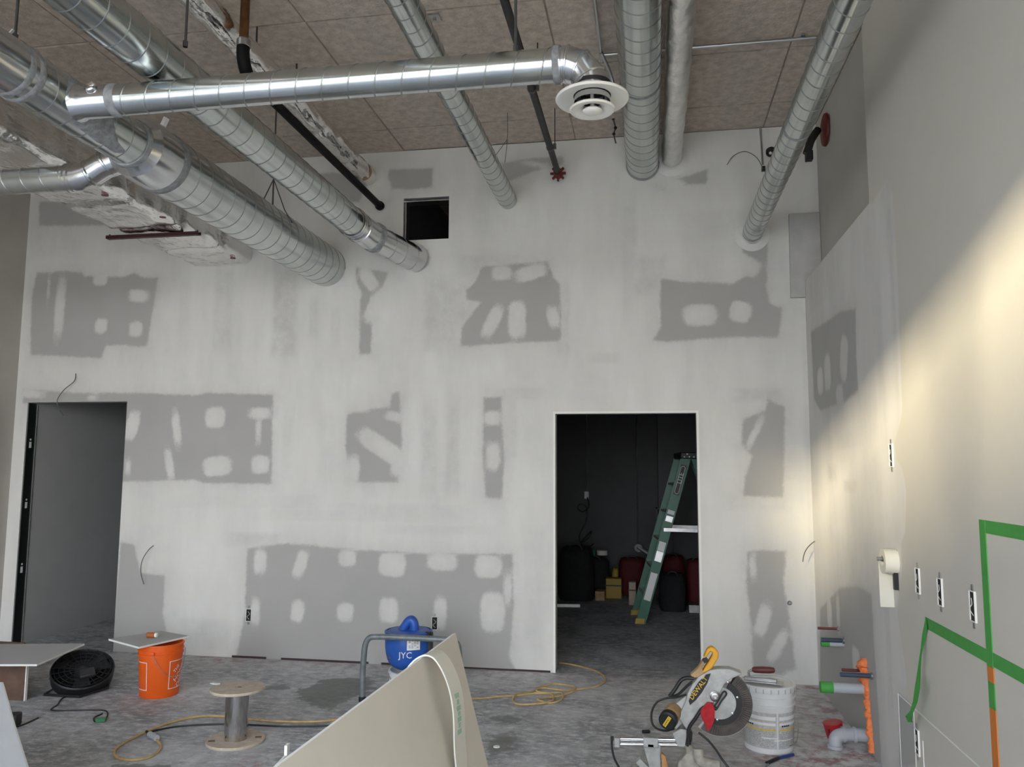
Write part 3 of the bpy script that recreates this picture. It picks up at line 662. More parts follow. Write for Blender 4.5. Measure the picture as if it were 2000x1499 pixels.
def rrect(x0, x1, z0, z1, r, k=7, side=6):
    pts = []
    for (cx_, cz_, a0) in ((x1-r, z0+r, -PI/2), (x1-r, z1-r, 0), (x0+r, z1-r, PI/2), (x0+r, z0+r, PI)):
        pts += [(cx_+r*math.cos(a0+PI/2*i/k), cz_+r*math.sin(a0+PI/2*i/k)) for i in range(k+1)]
    out = []
    for i in range(len(pts)):
        a, c = pts[i], pts[(i+1) % len(pts)]; L = math.hypot(a[0]-c[0], a[1]-c[1]); kk = max(1, int(L/.04))
        out += [(a[0]+(c[0]-a[0])*f/kk, a[1]+(c[1]-a[1])*f/kk) for f in range(kk)]
    return out
t = thing('insulated_duct', 'wide foil-wrapped rectangular duct with red printing at the far left', 'duct', (-3.84, 6.6, 3.46))
foil_sweep(rrect(-4.13, -3.545, 3.468, 3.83, .06), 0.6, D-.003, .03, .010, 'foil_wrap', FOIL, t)
RP = mat('red_print', (.20, .03, .045), .6)
for px, py in ((205, 382), (318, 425), (455, 505)):
    c = onfloor(px, py, 3.455); b = MB()
    b.lathe([(.0205, 0), (.0235, 0), (.0235, .004), (.0205, .004)], c, (0, 0, 1), 20, cap=False)
    for k in range(3): b.obox(c+Vector((-.012+.012*k, 0, .001)), (.0014, .003*(k % 2), 0), (-.002*(k % 2), .009, 0), (0, 0, .002))
    b.build('print_mark', RP, t)
a, c = onfloor(226, 467, 3.43), onfloor(398, 458, 3.43)
t = thing('strut_hanger', 'dark red strut channel under the wide foil-wrapped duct', 'hanger', (-3.84, a.y, 3.41))
b = MB(); b.box((-4.24, a.y-.02, 3.432), (-3.44, a.y-.017, 3.456)); b.box((-4.24, a.y+.017, 3.432), (-3.44, a.y+.02, 3.456)); b.box((-4.24, a.y-.02, 3.430), (-3.44, a.y+.02, 3.434)); b.build('channel', REDSTRUT, t)
for x in (-4.22, -3.46): MB().cyl((x, a.y, 3.424), (x, a.y, 3.47), .006, n=8).build('bolt', ROD, t)

# foil-wrapped pipes
def circ(x, z, r, n=36): return [(x+r*math.cos(2*PI*i/n), z+r*math.sin(2*PI*i/n)) for i in range(n)]
t = thing('insulated_pipe', 'foil-wrapped round pipe beside the wide spiral duct, right of the diffuser', 'pipe', (.21, 6.6, 4.14), 'foil-wrapped pipes')
foil_sweep(circ(.21, 4.225, .082), 0.6, D-.003, .03, .0035, 'foil_wrap', FOILM, t)
t = thing('insulated_pipe', 'shiny foil-wrapped round pipe above the black pipe', 'pipe', (-2.45, 6.6, 4.14), 'foil-wrapped pipes')
foil_sweep(circ(-2.45, 4.215, .078), 0.6, D-.003, .03, .005, 'foil_wrap', FOIL, t)
MB().lathe([(.079, 0), (.082, .01), (.082, .05), (.079, .06)], (-2.45, 6.42, 4.215), (0, 1, 0), 36, cap=False).build('tape_band', TOOLT, t)

# black drain pipe with riser
t = thing('drain_pipe', 'black pipe with an elbow and brown riser, ending above the second duct', 'pipe', (-2.30, 6.5, 3.9))
MB().cyl((-2.32, 4.32, 3.93), (-2.32, 6.58, 3.93), .030).build('black_run', BLACKP, t)
MB().tube(spline([(-2.32, 4.36, 3.93), (-2.32, 4.26, 3.93), (-2.32, 4.17, 3.955), (-2.32, 4.13, 4.03), (-2.32, 4.13, 4.10)], 5), .038, 16).build('elbow', BLACKP, t)
MB().lathe([(.037, 0), (.041, .006), (.041, .03), (.037, .036)], (-2.32, 6.54, 3.93), (0, 1, 0), 20).build('end_cap', BLACKP, t)
MB().lathe([(.032, 0), (.040, .01), (.040, .05), (.032, .06)], (-2.32, 4.13, 4.07), (0, 0, 1), 20).build('coupling', STEEL, t)
MB().cyl((-2.32, 4.13, 4.12), (-2.32, 4.13, ZC+.005), .027).build('riser', BROWNP, t)

# sprinkler pipe
t = thing('sprinkler_pipe', 'thin dark steel pipe with a red fitting at the wall, left of the diffuser', 'pipe', (-.737, 6.55, 4.09))
MB().cyl((-.737, 0.6, 4.123), (-.737, 6.50, 4.123), .025).build('pipe_run', STEELP, t)
b = MB(); b.cyl((-.737, 6.48, 4.123), (-.737, 6.55, 4.118), .034, .040, 18)
for i in range(8):
    a = 2*PI*i/8; b.obox((-.737+.05*math.cos(a), 6.53, 4.12+.05*math.sin(a)), (.016*math.cos(a), 0, .016*math.sin(a)), (0, .012, 0), (-.008*math.sin(a), 0, .008*math.cos(a)))
b.build('red_fitting', REDMET, t)
MB().cyl((-.735, 6.55, 4.11), (-.735, 6.585, 4.10), .022, .014, 14).build('sprinkler_head', STEEL, t)
for y in (5.98, 5.0):
    b = MB(); b.lathe([(.026, -.012), (.030, -.012), (.030, .012), (.026, .012)], (-.737, y, 4.123), (0, 1, 0), 20, cap=False); b.cyl((-.70, y, 4.13), (-.70, y, ZC), .004, n=8); b.box((-.712, y-.012, 4.11), (-.69, y+.012, 4.15)); b.build('pipe_hanger', ROD, t)

# conduits on the ceiling
t = tag(MB().cyl((-.30, 5.175, 4.412), (1.12, 5.175, 4.412), .012, n=12).build('conduit', ZINC), 'thin silver conduit running across the ceiling to the right', 'conduit', 'ceiling conduits')
for x in (.3, 1.0): MB().box((x, 5.155, 4.425), (x+.025, 5.195, ZC)).build('strap', ZINC, t)
t = tag(MB().tube(spline([(-.29, 0.6, 4.41), (-.29, 2.0, 4.41), (-.29, 5.0, 4.41), (-.285, 5.12, 4.40), (-.24, 5.3, 4.36), (-.22, 5.36, 4.30)], 6), .011, 10).build('conduit', ZINC), 'thin silver conduit running towards the wall above the diffuser', 'conduit', 'ceiling conduits')

# hanging cable clips near the ceiling, right of the diffuser
tp = [at(1196, 205, 6.25), at(1198, 232, 6.25), at(1202, 250, 6.25), at(1199, 262, 6.25), at(1203, 280, 6.25)]
t = tag(MB().tube(spline(tp, 5), .006, 8).build('cable', WIRE), 'loose dark cable hanging from the ceiling behind the diffuser', 'cable')
for p in tp[1:4]: MB().sphere(p, .014, 8, 6).build('clip', BLACK, t)

# hanger rods
def rod(px, py0, py1, y, lab, strap=None):
    a, c = at(px, py0, y), at(px, py1, y)
    t = tag(MB().cyl((a.x, y, c.z), (a.x, y, min(a.z, ZC) if py0 > 0 else ZC), .006, n=8).build('hanger_rod', ROD), lab, 'rod', 'threaded hanger rods'); return t, a.x, c.z
for x, y, z0, lab in ((-2.82, 3.02, 3.55, 'short rod and strap above the trunk duct near the left edge'),
                      (-2.205, 3.38, 3.66, 'rod above the second duct, left of the shiny foil pipe'),
                      (-2.45, 4.52, 4.28, 'rod beside the black elbow reaching the foil pipe'),
                      (-2.40, 5.00, 4.28, 'faint rod right of the black elbow above the branch duct'),
                      (-2.82, 5.55, 3.592, 'rod with V wires above the trunk duct near the wall'),
                      (-.70, 4.62, 3.46, 'rod above the branch duct beside the sprinkler pipe')):
    if lab.startswith('rod above the branch'): x, y, z0 = -.56, 3.3, BRZ+BR+.002
    t = tag(MB().cyl((x, y, z0), (x, y, ZC), .0065, n=8).build('hanger_rod', ROD), lab, 'rod', 'threaded hanger rods')
    MB().cyl((x, y, z0), (x, y, z0+.03), .012, n=6).build('nut', ROD, t)
    if 'V wires' in lab:
        b = MB(); b.tube([(x, y, 3.83), (x-.13, y, 3.56), (x-.165, y, 3.50)], .004, 6); b.tube([(x, y, 3.83), (x+.1, y, 3.58), (x+.165, y, 3.48)], .004, 6); b.build('hanger_wire', ROD, t)
    if 'strap' in lab:
        MB().obox((x-.03, y, z0+.015), (.03, 0, .03), (0, .018, 0), (.002, 0, -.002)).build('strap', WHITEINK, t)
tag(MB().obox(at(322, 238, 3.9), (.010, 0, .022), (0, .012, 0), (.01, 0, -.005)).build('duct_clip', WHITEINK), 'pale metal clip between the trunk duct and the branch duct', 'clip')
b = MB(); b.tube(spline([(-1.08, 6.0, ZC), (-1.08, 6.0, 4.22), (-1.10, 6.0, 4.03)], 4), .0025, 6); b.tube([(-1.08, 6.0, 4.22), (-1.26, 6.0, 3.98)], .0025, 6)
tag(b.build('hanger_wire', WIRE), 'thin wire loop holding the thin duct near the square hole', 'wire')

# bracket seen on ceiling
b = MB(); c = onfloor(849, 33, ZC-.003); b.box((c.x-.035, c.y-.04, ZC-.012), (c.x+.035, c.y+.04, ZC+.001)); b.cyl((c.x, c.y, ZC-.03), (c.x, c.y, ZC), .01, n=8)
tag(b.build('ceiling_anchor', STEEL), 'small steel anchor plate on the ceiling above the branch duct', 'anchor')

# alarm bell and black gear high in the right-hand recess
t = thing('alarm_bell', 'red dished bell with black bracket high on the recessed right wall', 'bell', (XRR, 6.05, 4.0))
c = onright(1602, 254, XRR-.05)
MB().lathe([(.002, .012), (.08, .014), (.12, .024), (.125, .04), (.115, .04), (.07, .03), (.002, .03)], c, (1, 0, 0), 36).build('gong', REDMET, t)
p = at(1588, 285, c.y-.05)
b = MB(); b.tube(spline([c+Vector((-.02, 0, 0)), p+Vector((-.01, 0, .05)), p+Vector((-.035, 0, -.02)), p+Vector((-.05, .0, -.06))], 5), .03, 12); b.build('horn', BLACK, t)
MB().obox(at(1580, 305, c.y-.05), (.025, 0, 0), (0, .03, 0), (0, 0, .035)).build('bracket', BLACK, t)
MB().sphere(c+Vector((-.05, 0, .0)), .022, 10, 8).build('striker_cap', WHITEPL, t)
c = at(1507, 292, 6.53); t = thing('wall_camera', 'small black round device on the wall behind the right-hand duct', 'camera', c-Vector((0, 0, .04)))
MB().lathe([(.035, 0), (.04, .03), (.03, .06), (.001, .065)], c+Vector((0, .075, 0)), (0, -1, 0), 20).build('housing', BLACK, t)
MB().sphere(c+Vector((-.01, .0, -.03)), .012, 8, 6).build('lens', WHITEPL, t)
b = MB(); q = at(1485, 252, D-.012); e = at(1490, 322, D-.012); b.cyl((q.x, D-.012, ZC), (q.x+.01, D-.012, e.z), .008, n=8)
t = tag(b.build('conduit', ZINC), 'thin vertical conduit on the back wall, left of the right-hand duct', 'conduit', 'ceiling conduits')
MB().obox(at(1491, 330, D-.015), (.014, 0, 0), (0, .014, 0), (0, 0, .02)).build('junction', BLACK, t)
tag(MB().tube(spline([at(1490, 330, D-.03), at(1478, 308, D-.05), at(1455, 296, D-.06), at(1432, 305, D-.06), at(1420, 322, D-.06)], 6), .003, 6).build('loose_wire', WIRE), 'thin loose wire curling from the conduit high on the back wall', 'wire', 'loose wires')

# dark pipe inside the square hole
MBp = MB().cyl((-2.9, 7.05, 3.70), (-1.2, 7.05, 3.70), .045)
tag(MBp.build('hidden_pipe', mat('shiny_black_pipe', (.05, .05, .055), .15, .8)), 'dark pipe glinting inside the square hole in the wall', 'pipe')
b = MB(); b.box((HO[0]+.002, D-.004, HO[3]-.035), (HO[1]-.002, D+.1, HO[3]-.025)); b.box((HO[0]+.012, D+.02, HO[2]), (HO[0]+.02, D+.12, HO[3]-.03)); b.build('hole_framing', STEEL, wall_back, smooth=0)

# ================================================================== BACK WALL FITTINGS
t = thing('metal_stud', 'dark steel stud with keyhole slots in the left door jamb', 'stud', (-5.74, D+.05, 0))
MB().box((-5.739, D+.012, 0), (-5.733, D+.11, 2.22)).build('stud_web', mat('dark_steel_stud', (.03, .032, .032), .45, .6), t, smooth=0)
MB().box((-5.739, D+.11, 0), (-5.728, D+.124, 2.22)).build('stud_lip', ALU, t, smooth=0)
for z in (1.83, 1.27, .68):
    b = MB(); b.obox((-5.732, D+.055, z), (.002, 0, 0), (0, .012, 0), (0, 0, .028)); b.lathe([(.009, 0), (.009, .003)], (-5.733, D+.055, z+.05), (1, 0, 0), 12); b.build('keyhole_slot', WHITEPL, t)
def wall_whip(pts, lab, r=.0035):
    tag(MB().tube(spline(pts, 6), r, 6).build('loose_wire', WIRE), lab, 'wire', 'loose wires')
wall_whip([at(148, 730, D-.002), at(145, 745, D-.03), at(125, 762, D-.06), at(112, 782, D-.06), at(116, 800, D-.05), at(124, 812, D-.04)], 'thin dark wire curling from the wall over the left doorway')
wall_whip([at(300, 1066, D-.002), at(290, 1075, D-.05), at(278, 1095, D-.07), at(275, 1118, D-.06), at(281, 1142, D-.04)], 'thin wire bowed out of the wall right of the left doorway')
wall_whip([at(1600, 1054, D-.01), at(1588, 1060, D-.06), at(1576, 1072, D-.08), at(1570, 1085, D-.07), at(1568, 1098, D-.06)], 'thin wire sticking out near the right-hand corner')
def outlet(p, n, u, lab, w=.024, h=.052, group='open electrical boxes'):
    n = Vector(n); u = Vector(u); t = thing('outlet_box', lab, 'electrical box', Vector(p)-u*(h+.012), group)
    s = n.cross(u)
    b = MB()
    for k in (-1, 1): b.obox(Vector(p)+s*(w*k)+n*.003, s*.0022, u*h, n*.004); b.obox(Vector(p)+u*(h*k)+n*.003, s*(w+.002), u*.0022, n*.004)
    b.build('rim', DRYEDGE, t, smooth=0)
    MB().obox(Vector(p)+n*.0015, s*w, u*h, n*.0012).build('opening', HOLE, t, smooth=0)
    b = MB(); b.tube(spline([Vector(p)+u*.03+s*.008+n*.004, Vector(p)+u*.01-s*.012+n*.010, Vector(p)-u*.012+s*.012+n*.010, Vector(p)-u*.035-s*.006+n*.004], 5), .0016, 6); b.build('wire_tail', PAPER, t)
    b = MB()
    for k in (-1, 1): b.obox(Vector(p)+u*(h+.014)*k+n*.002, s*.008, u*.012, n*.0015)
    b.build('mounting_ear', STEEL, t, smooth=0)
    return t
outlet(at(486, 1202, D-.001), (0, -1, 0), (0, 0, 1), 'open outlet box low on the back wall, left of the blue machine')
outlet(at(849, 1218, D-.001), (0, -1, 0), (0, 0, 1), 'open outlet box low on the back wall, right of the blue machine')
c = at(1542, 1178, D); t = thing('round_stub', 'small round pipe stub low on the back wall right of the doorway', 'pipe', c-Vector((0, 0, .03)))
MB().lathe([(.014, 0), (.018, .01), (.012, .016), (.008, .006)], c, (0, -1, 0), 16).build('stub', STEEL, t)
b = MB()
for (x0, x1) in ((453, 520), (549, 640), (640, 720), (745, 905), (905, 1000), (1000, 1075)):
    p, q = at(x0, 1290, D), at(x1, 1290, D); b.box((p.x, D-.004, 0), (q.x, D-.0005, .012+.006*random.random()))
b.build('bottom_gap', mat('dirty_bottom_gap', (.06, .04, .04), .9), wall_back, smooth=0)

# ================================================================== RIGHT WALL FITTINGS
for px, py, lab in ((1794, 1135, 'open switch box on the right wall nearest the paper tape roll'), (1838, 1157, 'middle open switch box of the three above the green tape'), (1902, 1185, 'open switch box right beside the vertical green tape'),
                    (1742, 890, 'open switch box highest on the right wall at the plaster edge'), (1793, 1450, 'open outlet box low on the right wall under the hanging tape')):
    p = onright(px, py); outlet((XR-.001, p.y, p.z), (-1, 0, 0), (0, 0, 1), lab, w=.026, h=.058)
TX = XR-.0025
def tape(name, lab, mats, quads, group):
    t = None; b = MB()
    for (y0, y1, z0, z1) in quads: b.box((TX, y0, z0), (XR, y1, z1))
    return tag(b.build(name, mats, smooth=0), lab, 'tape', group)
TG = 'masking tape on the right wall'
tape('tape_strip', 'upper horizontal strip of green tape at the right edge', GREENT, [(2.0, 3.338, 1.392, 1.440)], TG)
tape('tape_strip', 'lower horizontal strip of green tape crossing the upright one', GREENT, [(2.0, 4.05, .906, .956)], TG)
TX = XR-.004
p = onright(1935, 1308).z; q = onright(1937, 1333).z; r_ = onright(1940, 1385).z
tape('tape_strip', 'upright strip of green tape between the two horizontal strips', GREENT, [(3.308, 3.362, .90, 1.440)], TG)
tape('tape_strip', 'short piece of orange tape just under the green crossing', ORANGET, [(3.308, 3.362, q, .899)], TG)
tape('tape_strip', 'short piece of green tape between two orange ones', GREENT, [(3.308, 3.362, r_, q-.001)], TG)
tape('tape_strip', 'long orange tape running down to the floor', ORANGET, [(3.308, 3.362, .012, r_-.001)], TG)
b = MB(); pts = [((1808, 1206), (1811, 1226)), ((1801, 1240), (1808, 1248)), ((1797, 1275), (1800, 1280)), ((1792, 1310), (1798, 1312)), ((1787, 1340), (1797, 1345)), ((1783, 1370), (1792, 1372)), ((1777, 1390), (1783, 1394)), ((1768, 1400), (1781, 1408)), ((1773, 1411), (1783, 1412))]
vs = []; fs = []
for i, (a, c) in enumerate(pts):
    yy = 4.05-.004*i; off = .02+.008*i
    A = onright(*a, x=XR-.004-.010*min(i, 6)); C = onright(*c, x=XR-.006-.010*min(i, 6)+(.012 if i % 2 else -.004)); nrm = Vector((.0012, .0012, 0)); vs += [A, C, C+nrm, A+nrm]
for i in range(len(pts)-1):
    for k in range(4): fs.append((4*i+k, 4*i+(k+1) % 4, 4*i+4+(k+1) % 4, 4*i+4+k))
fs += [(0, 1, 2, 3), tuple(4*(len(pts)-1)+k for k in (3, 2, 1, 0))]
tag(MB().add(vs, fs).build('tape_tail', GREENT), 'loose twisted tail of green tape hanging off the wall', 'tape', TG)
# seam lines of the drywall patch low on the wall
b = MB(); b.box((XR-.002, 3.0, .483), (XR, 4.53, .488)); b.box((XR-.002, 4.29, 0), (XR, 4.296, .488)); b.box((XR-.003, 4.17, .0), (XR, 4.178, .37)); b.box((XR-.002, 4.535, 0), (XR, 4.54, .49))
b.build('drywall_joint', DRYEDGE, wall_right, smooth=0)
# roll of paper tape on a peg
c = at(1737, 1097, 4.47); t = thing('tape_roll', 'roll of cream paper joint tape on a wall peg, its end hanging down', 'tape roll', Vector((c.x, c.y, c.z-.3)))
MB().lathe([(.028, -.034), (.063, -.034), (.063, .034), (.028, .034), (.028, -.034)], c, (1, 0, 0), 36, cap=False).build('roll', PAPER, t)
b = MB(); pa = at(1721, 1118, 4.50); pb = at(1723, 1187, 4.52); vs = []; fs = []
for i in range(7):
    f = i/6; z = c.z-.01-f*(c.z-.01-pb.z); y = c.y+.062+.006*math.sin(f*3); vs += [(c.x-.036, y, z), (c.x+.034, y, z), (c.x+.034, y+.0012, z), (c.x-.036, y+.0012, z)]
for i in range(6):
    for k in range(4): fs.append((4*i+k, 4*i+(k+1) % 4, 4*i+4+(k+1) % 4, 4*i+4+k))
fs += [(0, 1, 2, 3), (27, 26, 25, 24)]
MB().add(vs, fs).build('loose_end', PAPER, t, smooth=60)
MB().cyl(c+Vector((-.06, 0, .012)), (XR, c.y, c.z+.012), .010, n=12).build('peg', STEEL, t)
b = MB(); b.box((XR-.004, c.y-.03, c.z-.01), (XR, c.y+.03, c.z+.06)); b.prism([(XR-.07, c.y-.012, c.z+.0), (XR, c.y-.012, c.z-.0), (XR, c.y-.012, c.z+.03)], (0, .024, 0)); b.build('bracket', STEEL, t)
MB().obox((XR-.012, c.y-.02, c.z-.09), (.010, 0, 0), (0, .012, 0), (0, 0, .05)).build('clip', BLACK, t)
# pipe stubs
def stub(tip, base, r, m, lab, capm=None, cap=.03, cat='pipe', coll=None):
    d = base-tip; t = thing('pipe_stub', lab, cat, base-Vector((0, 0, r)), 'pipe stubs low on the right wall')
    o = MB().cyl(tip, base, r, n=18).build('pipe', m, t)
    if capm: e = d.normalized(); MB().lathe([(r*.6, -.004), (r+.003, 0), (r+.003, cap), (r, cap+.001)], tip, e, 18).build('taped_end', capm, o)
    if coll: MB().lathe([(r, 0), (r+.008, .003), (r+.008, .012), (r, .014)], base-d.normalized()*.014, d, 18).build('collar', coll, t)
def px_stub(tip, base, r, m, lab, **k):
    B = onright(*base); T_ = at(*tip, B.y); T_.z = B.z; stub(T_, B, r, m, lab, **k)
px_stub((1597, 1223), (1638, 1229), .009, COPPER, 'thin dull copper stub highest of the pipes by the corner', coll=STEEL)
px_stub((1604, 1252), (1649, 1252), .014, BLUEP, 'slate blue stub just above a grey one near the corner', coll=STEEL)
px_stub((1604, 1259), (1648, 1259), .018, PVC, 'short grey stub with green taped end under the slate blue one', capm=GREENT, cap=.05)
px_stub((1644, 1310), (1683, 1311), .009, COPPER, 'thin copper stub beside the top of the orange foam', coll=STEEL)
px_stub((1641, 1319), (1704, 1321), .013, BLUEP, 'slate blue stub crossing the orange foam', coll=STEEL)
px_stub((1602, 1339), (1694, 1347), .030, PVC, 'long thick grey pipe with green taped end through the orange foam', capm=GREENT, cap=.07, coll=PVC)
b = MB(); p0, p1 = onright(1690, 1288), onright(1706, 1478); b_pts = []; rr = []
for i in range(44):
    f = i/43; b_pts.append(Vector((XR-.004, p0.y+(p1.y-p0.y)*f+random.uniform(-.006, .006), p0.z+(max(p1.z, .02)-p0.z)*f))); rr.append((.040 if f < .25 else .022)*random.uniform(.6, 1.35))
tag(MB().tube(b_pts, rr, 12).build('spray_foam', FOAM, smooth=80), 'ragged vertical bead of orange spray foam on the right wall', 'foam')
# floor drain stub
w0 = onright(1695, 1447); t = thing('drain_stub', 'grey elbowed drain pipe with a red cap at the foot of the right wall', 'pipe', (1.12, w0.y, 0))
e = Vector((1.085, w0.y-.02, .075))
MB().tube(spline([Vector((XR, w0.y, .075)), Vector((1.15, w0.y-.005, .077)), e, Vector((1.055, w0.y-.03, .055)), Vector((1.05, w0.y-.032, .0))], 6), .038, 20).build('bent_pipe', PVC, t)
for q, d in (((1.165, w0.y-.004, .076), (1, 0, 0)), ((1.10, w0.y-.012, .076), (1, .1, 0)), ((1.05, w0.y-.032, .012), (0, 0, 1))): MB().lathe([(.038, -.010), (.045, -.008), (.045, .008), (.038, .010)], q, d, 20, cap=False).build('coupling', PVC, t)
q = at(1629, 1441, w0.y+.05); q.z = max(q.z, .085)
b = MB(); b.lathe([(.001, -.052), (.038, -.050), (.047, -.045), (.055, .030), (.057, .042), (.046, .045), (.001, .040)], q, (-.16, -.05, 1), 24, cap=False); b.build('red_cap', REDPL, t)
for k in (-1, 0, 1): MB().obox(q+Vector((-.006+.030*k, -.050+.012*abs(k), .0)), (.004, 0, 0), (0, .004, 0), (0, -.002, .012)).build('cap_slot', BLACK, t)

# ================================================================== FLOOR THINGS, LEFT
# orange bucket with drywall lid
c = Vector((-3.517+.01, 5.46, 0)); t = thing('plastic_bucket', 'orange plastic bucket with a white-framed square logo, covered by a drywall scrap', 'bucket', c)
prof = [(.128, 0), (.132, .006), (.146, .27), (.148, .29), (.154, .292), (.154, .300), (.148, .302), (.149, .318), (.155, .320), (.155, .328), (.150, .330), (.151, .355), (.157, .357), (.157, .366), (.148, .366), (.122, .02), (.001, .015)]
MB().lathe(prof, c, (0, 0, 1), 48, cap=False).build('shell', ORANGE, t)
def bwrap(a0, zc, rb=.1305, k=.0555):
    def f(x, y, z):
        h = zc+y; r = rb+k*h+.0030+max(z, 0); a = a0+x/.14; return c+Vector((r*math.cos(a), r*math.sin(a), h))
    return f
LA = .12  # label faces right of the camera
fr = MB(); wv = bwrap(LA, .155)
def strip(b, x0, x1, y0, y1, n=10):
    for i in range(n):
        u0, u1 = x0+(x1-x0)*i/n, x0+(x1-x0)*(i+1)/n
        b.add([wv(u0, y0, 0), wv(u1, y0, 0), wv(u1, y1, 0), wv(u0, y1, 0)], [(0, 1, 2, 3)])
strip(fr, -.095, .095, .092, .097); strip(fr, -.095, .095, -.097, -.092); strip(fr, -.097, -.092, -.097, .097, 2); strip(fr, .092, .097, -.097, .097, 2)
fr.build('logo_frame', WHITEINK, t, smooth=0)
wv = bwrap(LA-2.45, .155); fr = MB(); strip(fr, -.095, .095, .092, .097); strip(fr, -.095, .095, -.097, -.092); strip(fr, -.097, -.092, -.097, .097, 2); strip(fr, .092, .097, -.097, .097, 2)
fr.build('logo_frame', WHITEINK, t, smooth=0); wv = bwrap(LA, .155)
for i, wd in enumerate(('THE', 'HOME', 'DEPOT')):
    ang = PI/4; off = (.052-.050*i)
    def wr(x, y, z, off=off):
        X_, Y_ = x, y+off; return wv(X_*math.cos(ang)-Y_*math.sin(ang), X_*math.sin(ang)+Y_*math.cos(ang), z)
    text('logo_letters', wd, .050 if i else .034, c, (1, 0, 0), (0, 0, 1), WHITEINK, t, .0004, wrap=wr)
a = -2.0
hd = [c+Vector((.153*math.cos(a+f*PI), .153*math.sin(a+f*PI), .30)) for f in (0,)]
ea = c+Vector((.156*math.cos(-1.35), .156*math.sin(-1.35), .315)); b = MB(); b.lathe([(.012, 0), (.012, .008), (.006, .012)], ea, (math.cos(-1.35), math.sin(-1.35), 0), 14); b.build('handle_ear', ORANGE, t)
hp = [c+Vector(((.156+.006)*math.cos(-1.35+f*1.9), (.156+.006)*math.sin(-1.35+f*1.9), .315-.17*math.sin(PI*f)**.8)) for f in [i/14 for i in range(15)]]
MB().tube(hp, .0022, 6).build('wire_handle', STEEL, t)
# drywall scrap on the bucket
zt = .367
quad = [onfloor(212, 1252, zt), onfloor(271, 1268, zt), onfloor(369, 1246, zt), onfloor(315, 1236, zt)]
b = MB().prism([Vector((p.x, p.y, zt)) for p in quad], (0, 0, .0127)); b.mi = [0, 0, 1, 1, 1, 1]
tag(b.build('drywall_scrap', [DRYGREY, DRYEDGE], smooth=0), 'square drywall scrap laid as a lid on the orange bucket', 'drywall')
q = onfloor(296, 1246, zt+.015); t = thing('glue_bottle', 'small orange bottle lying on the drywall scrap', 'bottle', (q.x, q.y, zt+.0127))
q.z = zt+.0127+.020; MB().lathe([(.010, -.035), (.020, -.032), (.020, .020), (.015, .026)], q, (1, .1, 0), 18).build('body', BRASS, t)
MB().lathe([(.015, .024), (.016, .026), (.016, .042), (.012, .044)], q, (1, .1, 0), 16).build('cap', DRYEDGE, t)

# floor fan
c = Vector((-4.13, 5.46, .125)); ax = Vector((.27, -.36, .80)).normalized()
t = thing('floor_fan', 'round black floor fan tilted back beside the orange bucket', 'fan', (-4.14, 5.52, 0))
MB().lathe([(.195, -.06), (.205, -.05), (.212, .03), (.205, .04), (.198, .03), (.190, -.05), (.150, -.07), (.001, -.072)], c, ax, 48, cap=False).build('drum', BLACK, t)
x = ax.orthogonal().normalized(); y = ax.cross(x)
for k, rr in enumerate((.05, .085, .12, .155, .185)):
    MB().tube([c+ax*.036+(x*math.cos(2*PI*j/40)+y*math.sin(2*PI*j/40))*rr for j in range(41)], .0028, 6).build('grille_ring', BLACK, t)
for j in range(20):
    a = 2*PI*j/20; e = x*math.cos(a)+y*math.sin(a); MB().tube([c+ax*.036+e*.04, c+ax*.038+e*.20], .0024, 6).build('grille_wire', BLACK, t)
for j in range(3):
    a = 2*PI*j/3+.3; e = x*math.cos(a)+y*math.sin(a); f_ = ax.cross(e); MB().add([c+e*.04-f_*.03, c+e*.18-f_*.06, c+e*.18+f_*.07+ax*.04, c+e*.04+f_*.03+ax*.03], [(0, 1, 2, 3)]).add([c+e*.04-f_*.03-ax*.003, c+e*.18-f_*.06-ax*.003, c+e*.18+f_*.07+ax*.037, c+e*.04+f_*.03+ax*.027], [(3, 2, 1, 0)]).build('blade', BLACKM, t)
MB().lathe([(.05, -.06), (.055, .02), (.04, .03), (.001, .032)], c, ax, 24).build('motor_hub', mat('dark_grey_plastic', (.03, .03, .033), .5), t)
MB().obox(c+ax*.048-y*.07+x*.02, x*.05, y*.04, ax*.012).build('control_box', mat('dark_grey_plastic', (.03, .03, .033), .5), t, bevel=.005)
b = MB(); b.tube([c+x*.21, Vector((c.x+.20, c.y+.02, .02)), Vector((c.x+.14, c.y-.2, .012)), Vector((c.x-.14, c.y-.2, .012)), Vector((c.x-.20, c.y+.02, .02)), c-x*.21], .009, 8); b.build('stand', BLACK, t)
# fan cord and green plug
def floor_tube(name, pxs, r, m, lab, cat, z=None, k=6, n=8, group=None, endfix=None):
    pts = [onfloor(*p) for p in pxs]; zz_ = (r+.0005)
    pts = [Vector((p.x, p.y, zz_)) for p in pts]
    if endfix: pts[0] = Vector(endfix)
    return tag(MB().tube(spline(pts, k), r, n).build(name, m), lab, cat, group)
t = floor_tube('fan_cord', [(155, 1353), (122, 1366), (113, 1378), (100, 1389), (135, 1390), (180, 1389), (207, 1391), (209, 1402), (200, 1409), (186, 1412), (184, 1404), (200, 1396)], .0045, BLACK, 'thin black cord looped on the floor in front of the fan', 'cord')
p = onfloor(197, 1411); MB().obox((p.x, p.y, .014), (.028, .010, 0), (-.006, .016, 0), (0, 0, .012)).build('green_plug', GLUEG, t, bevel=.004)

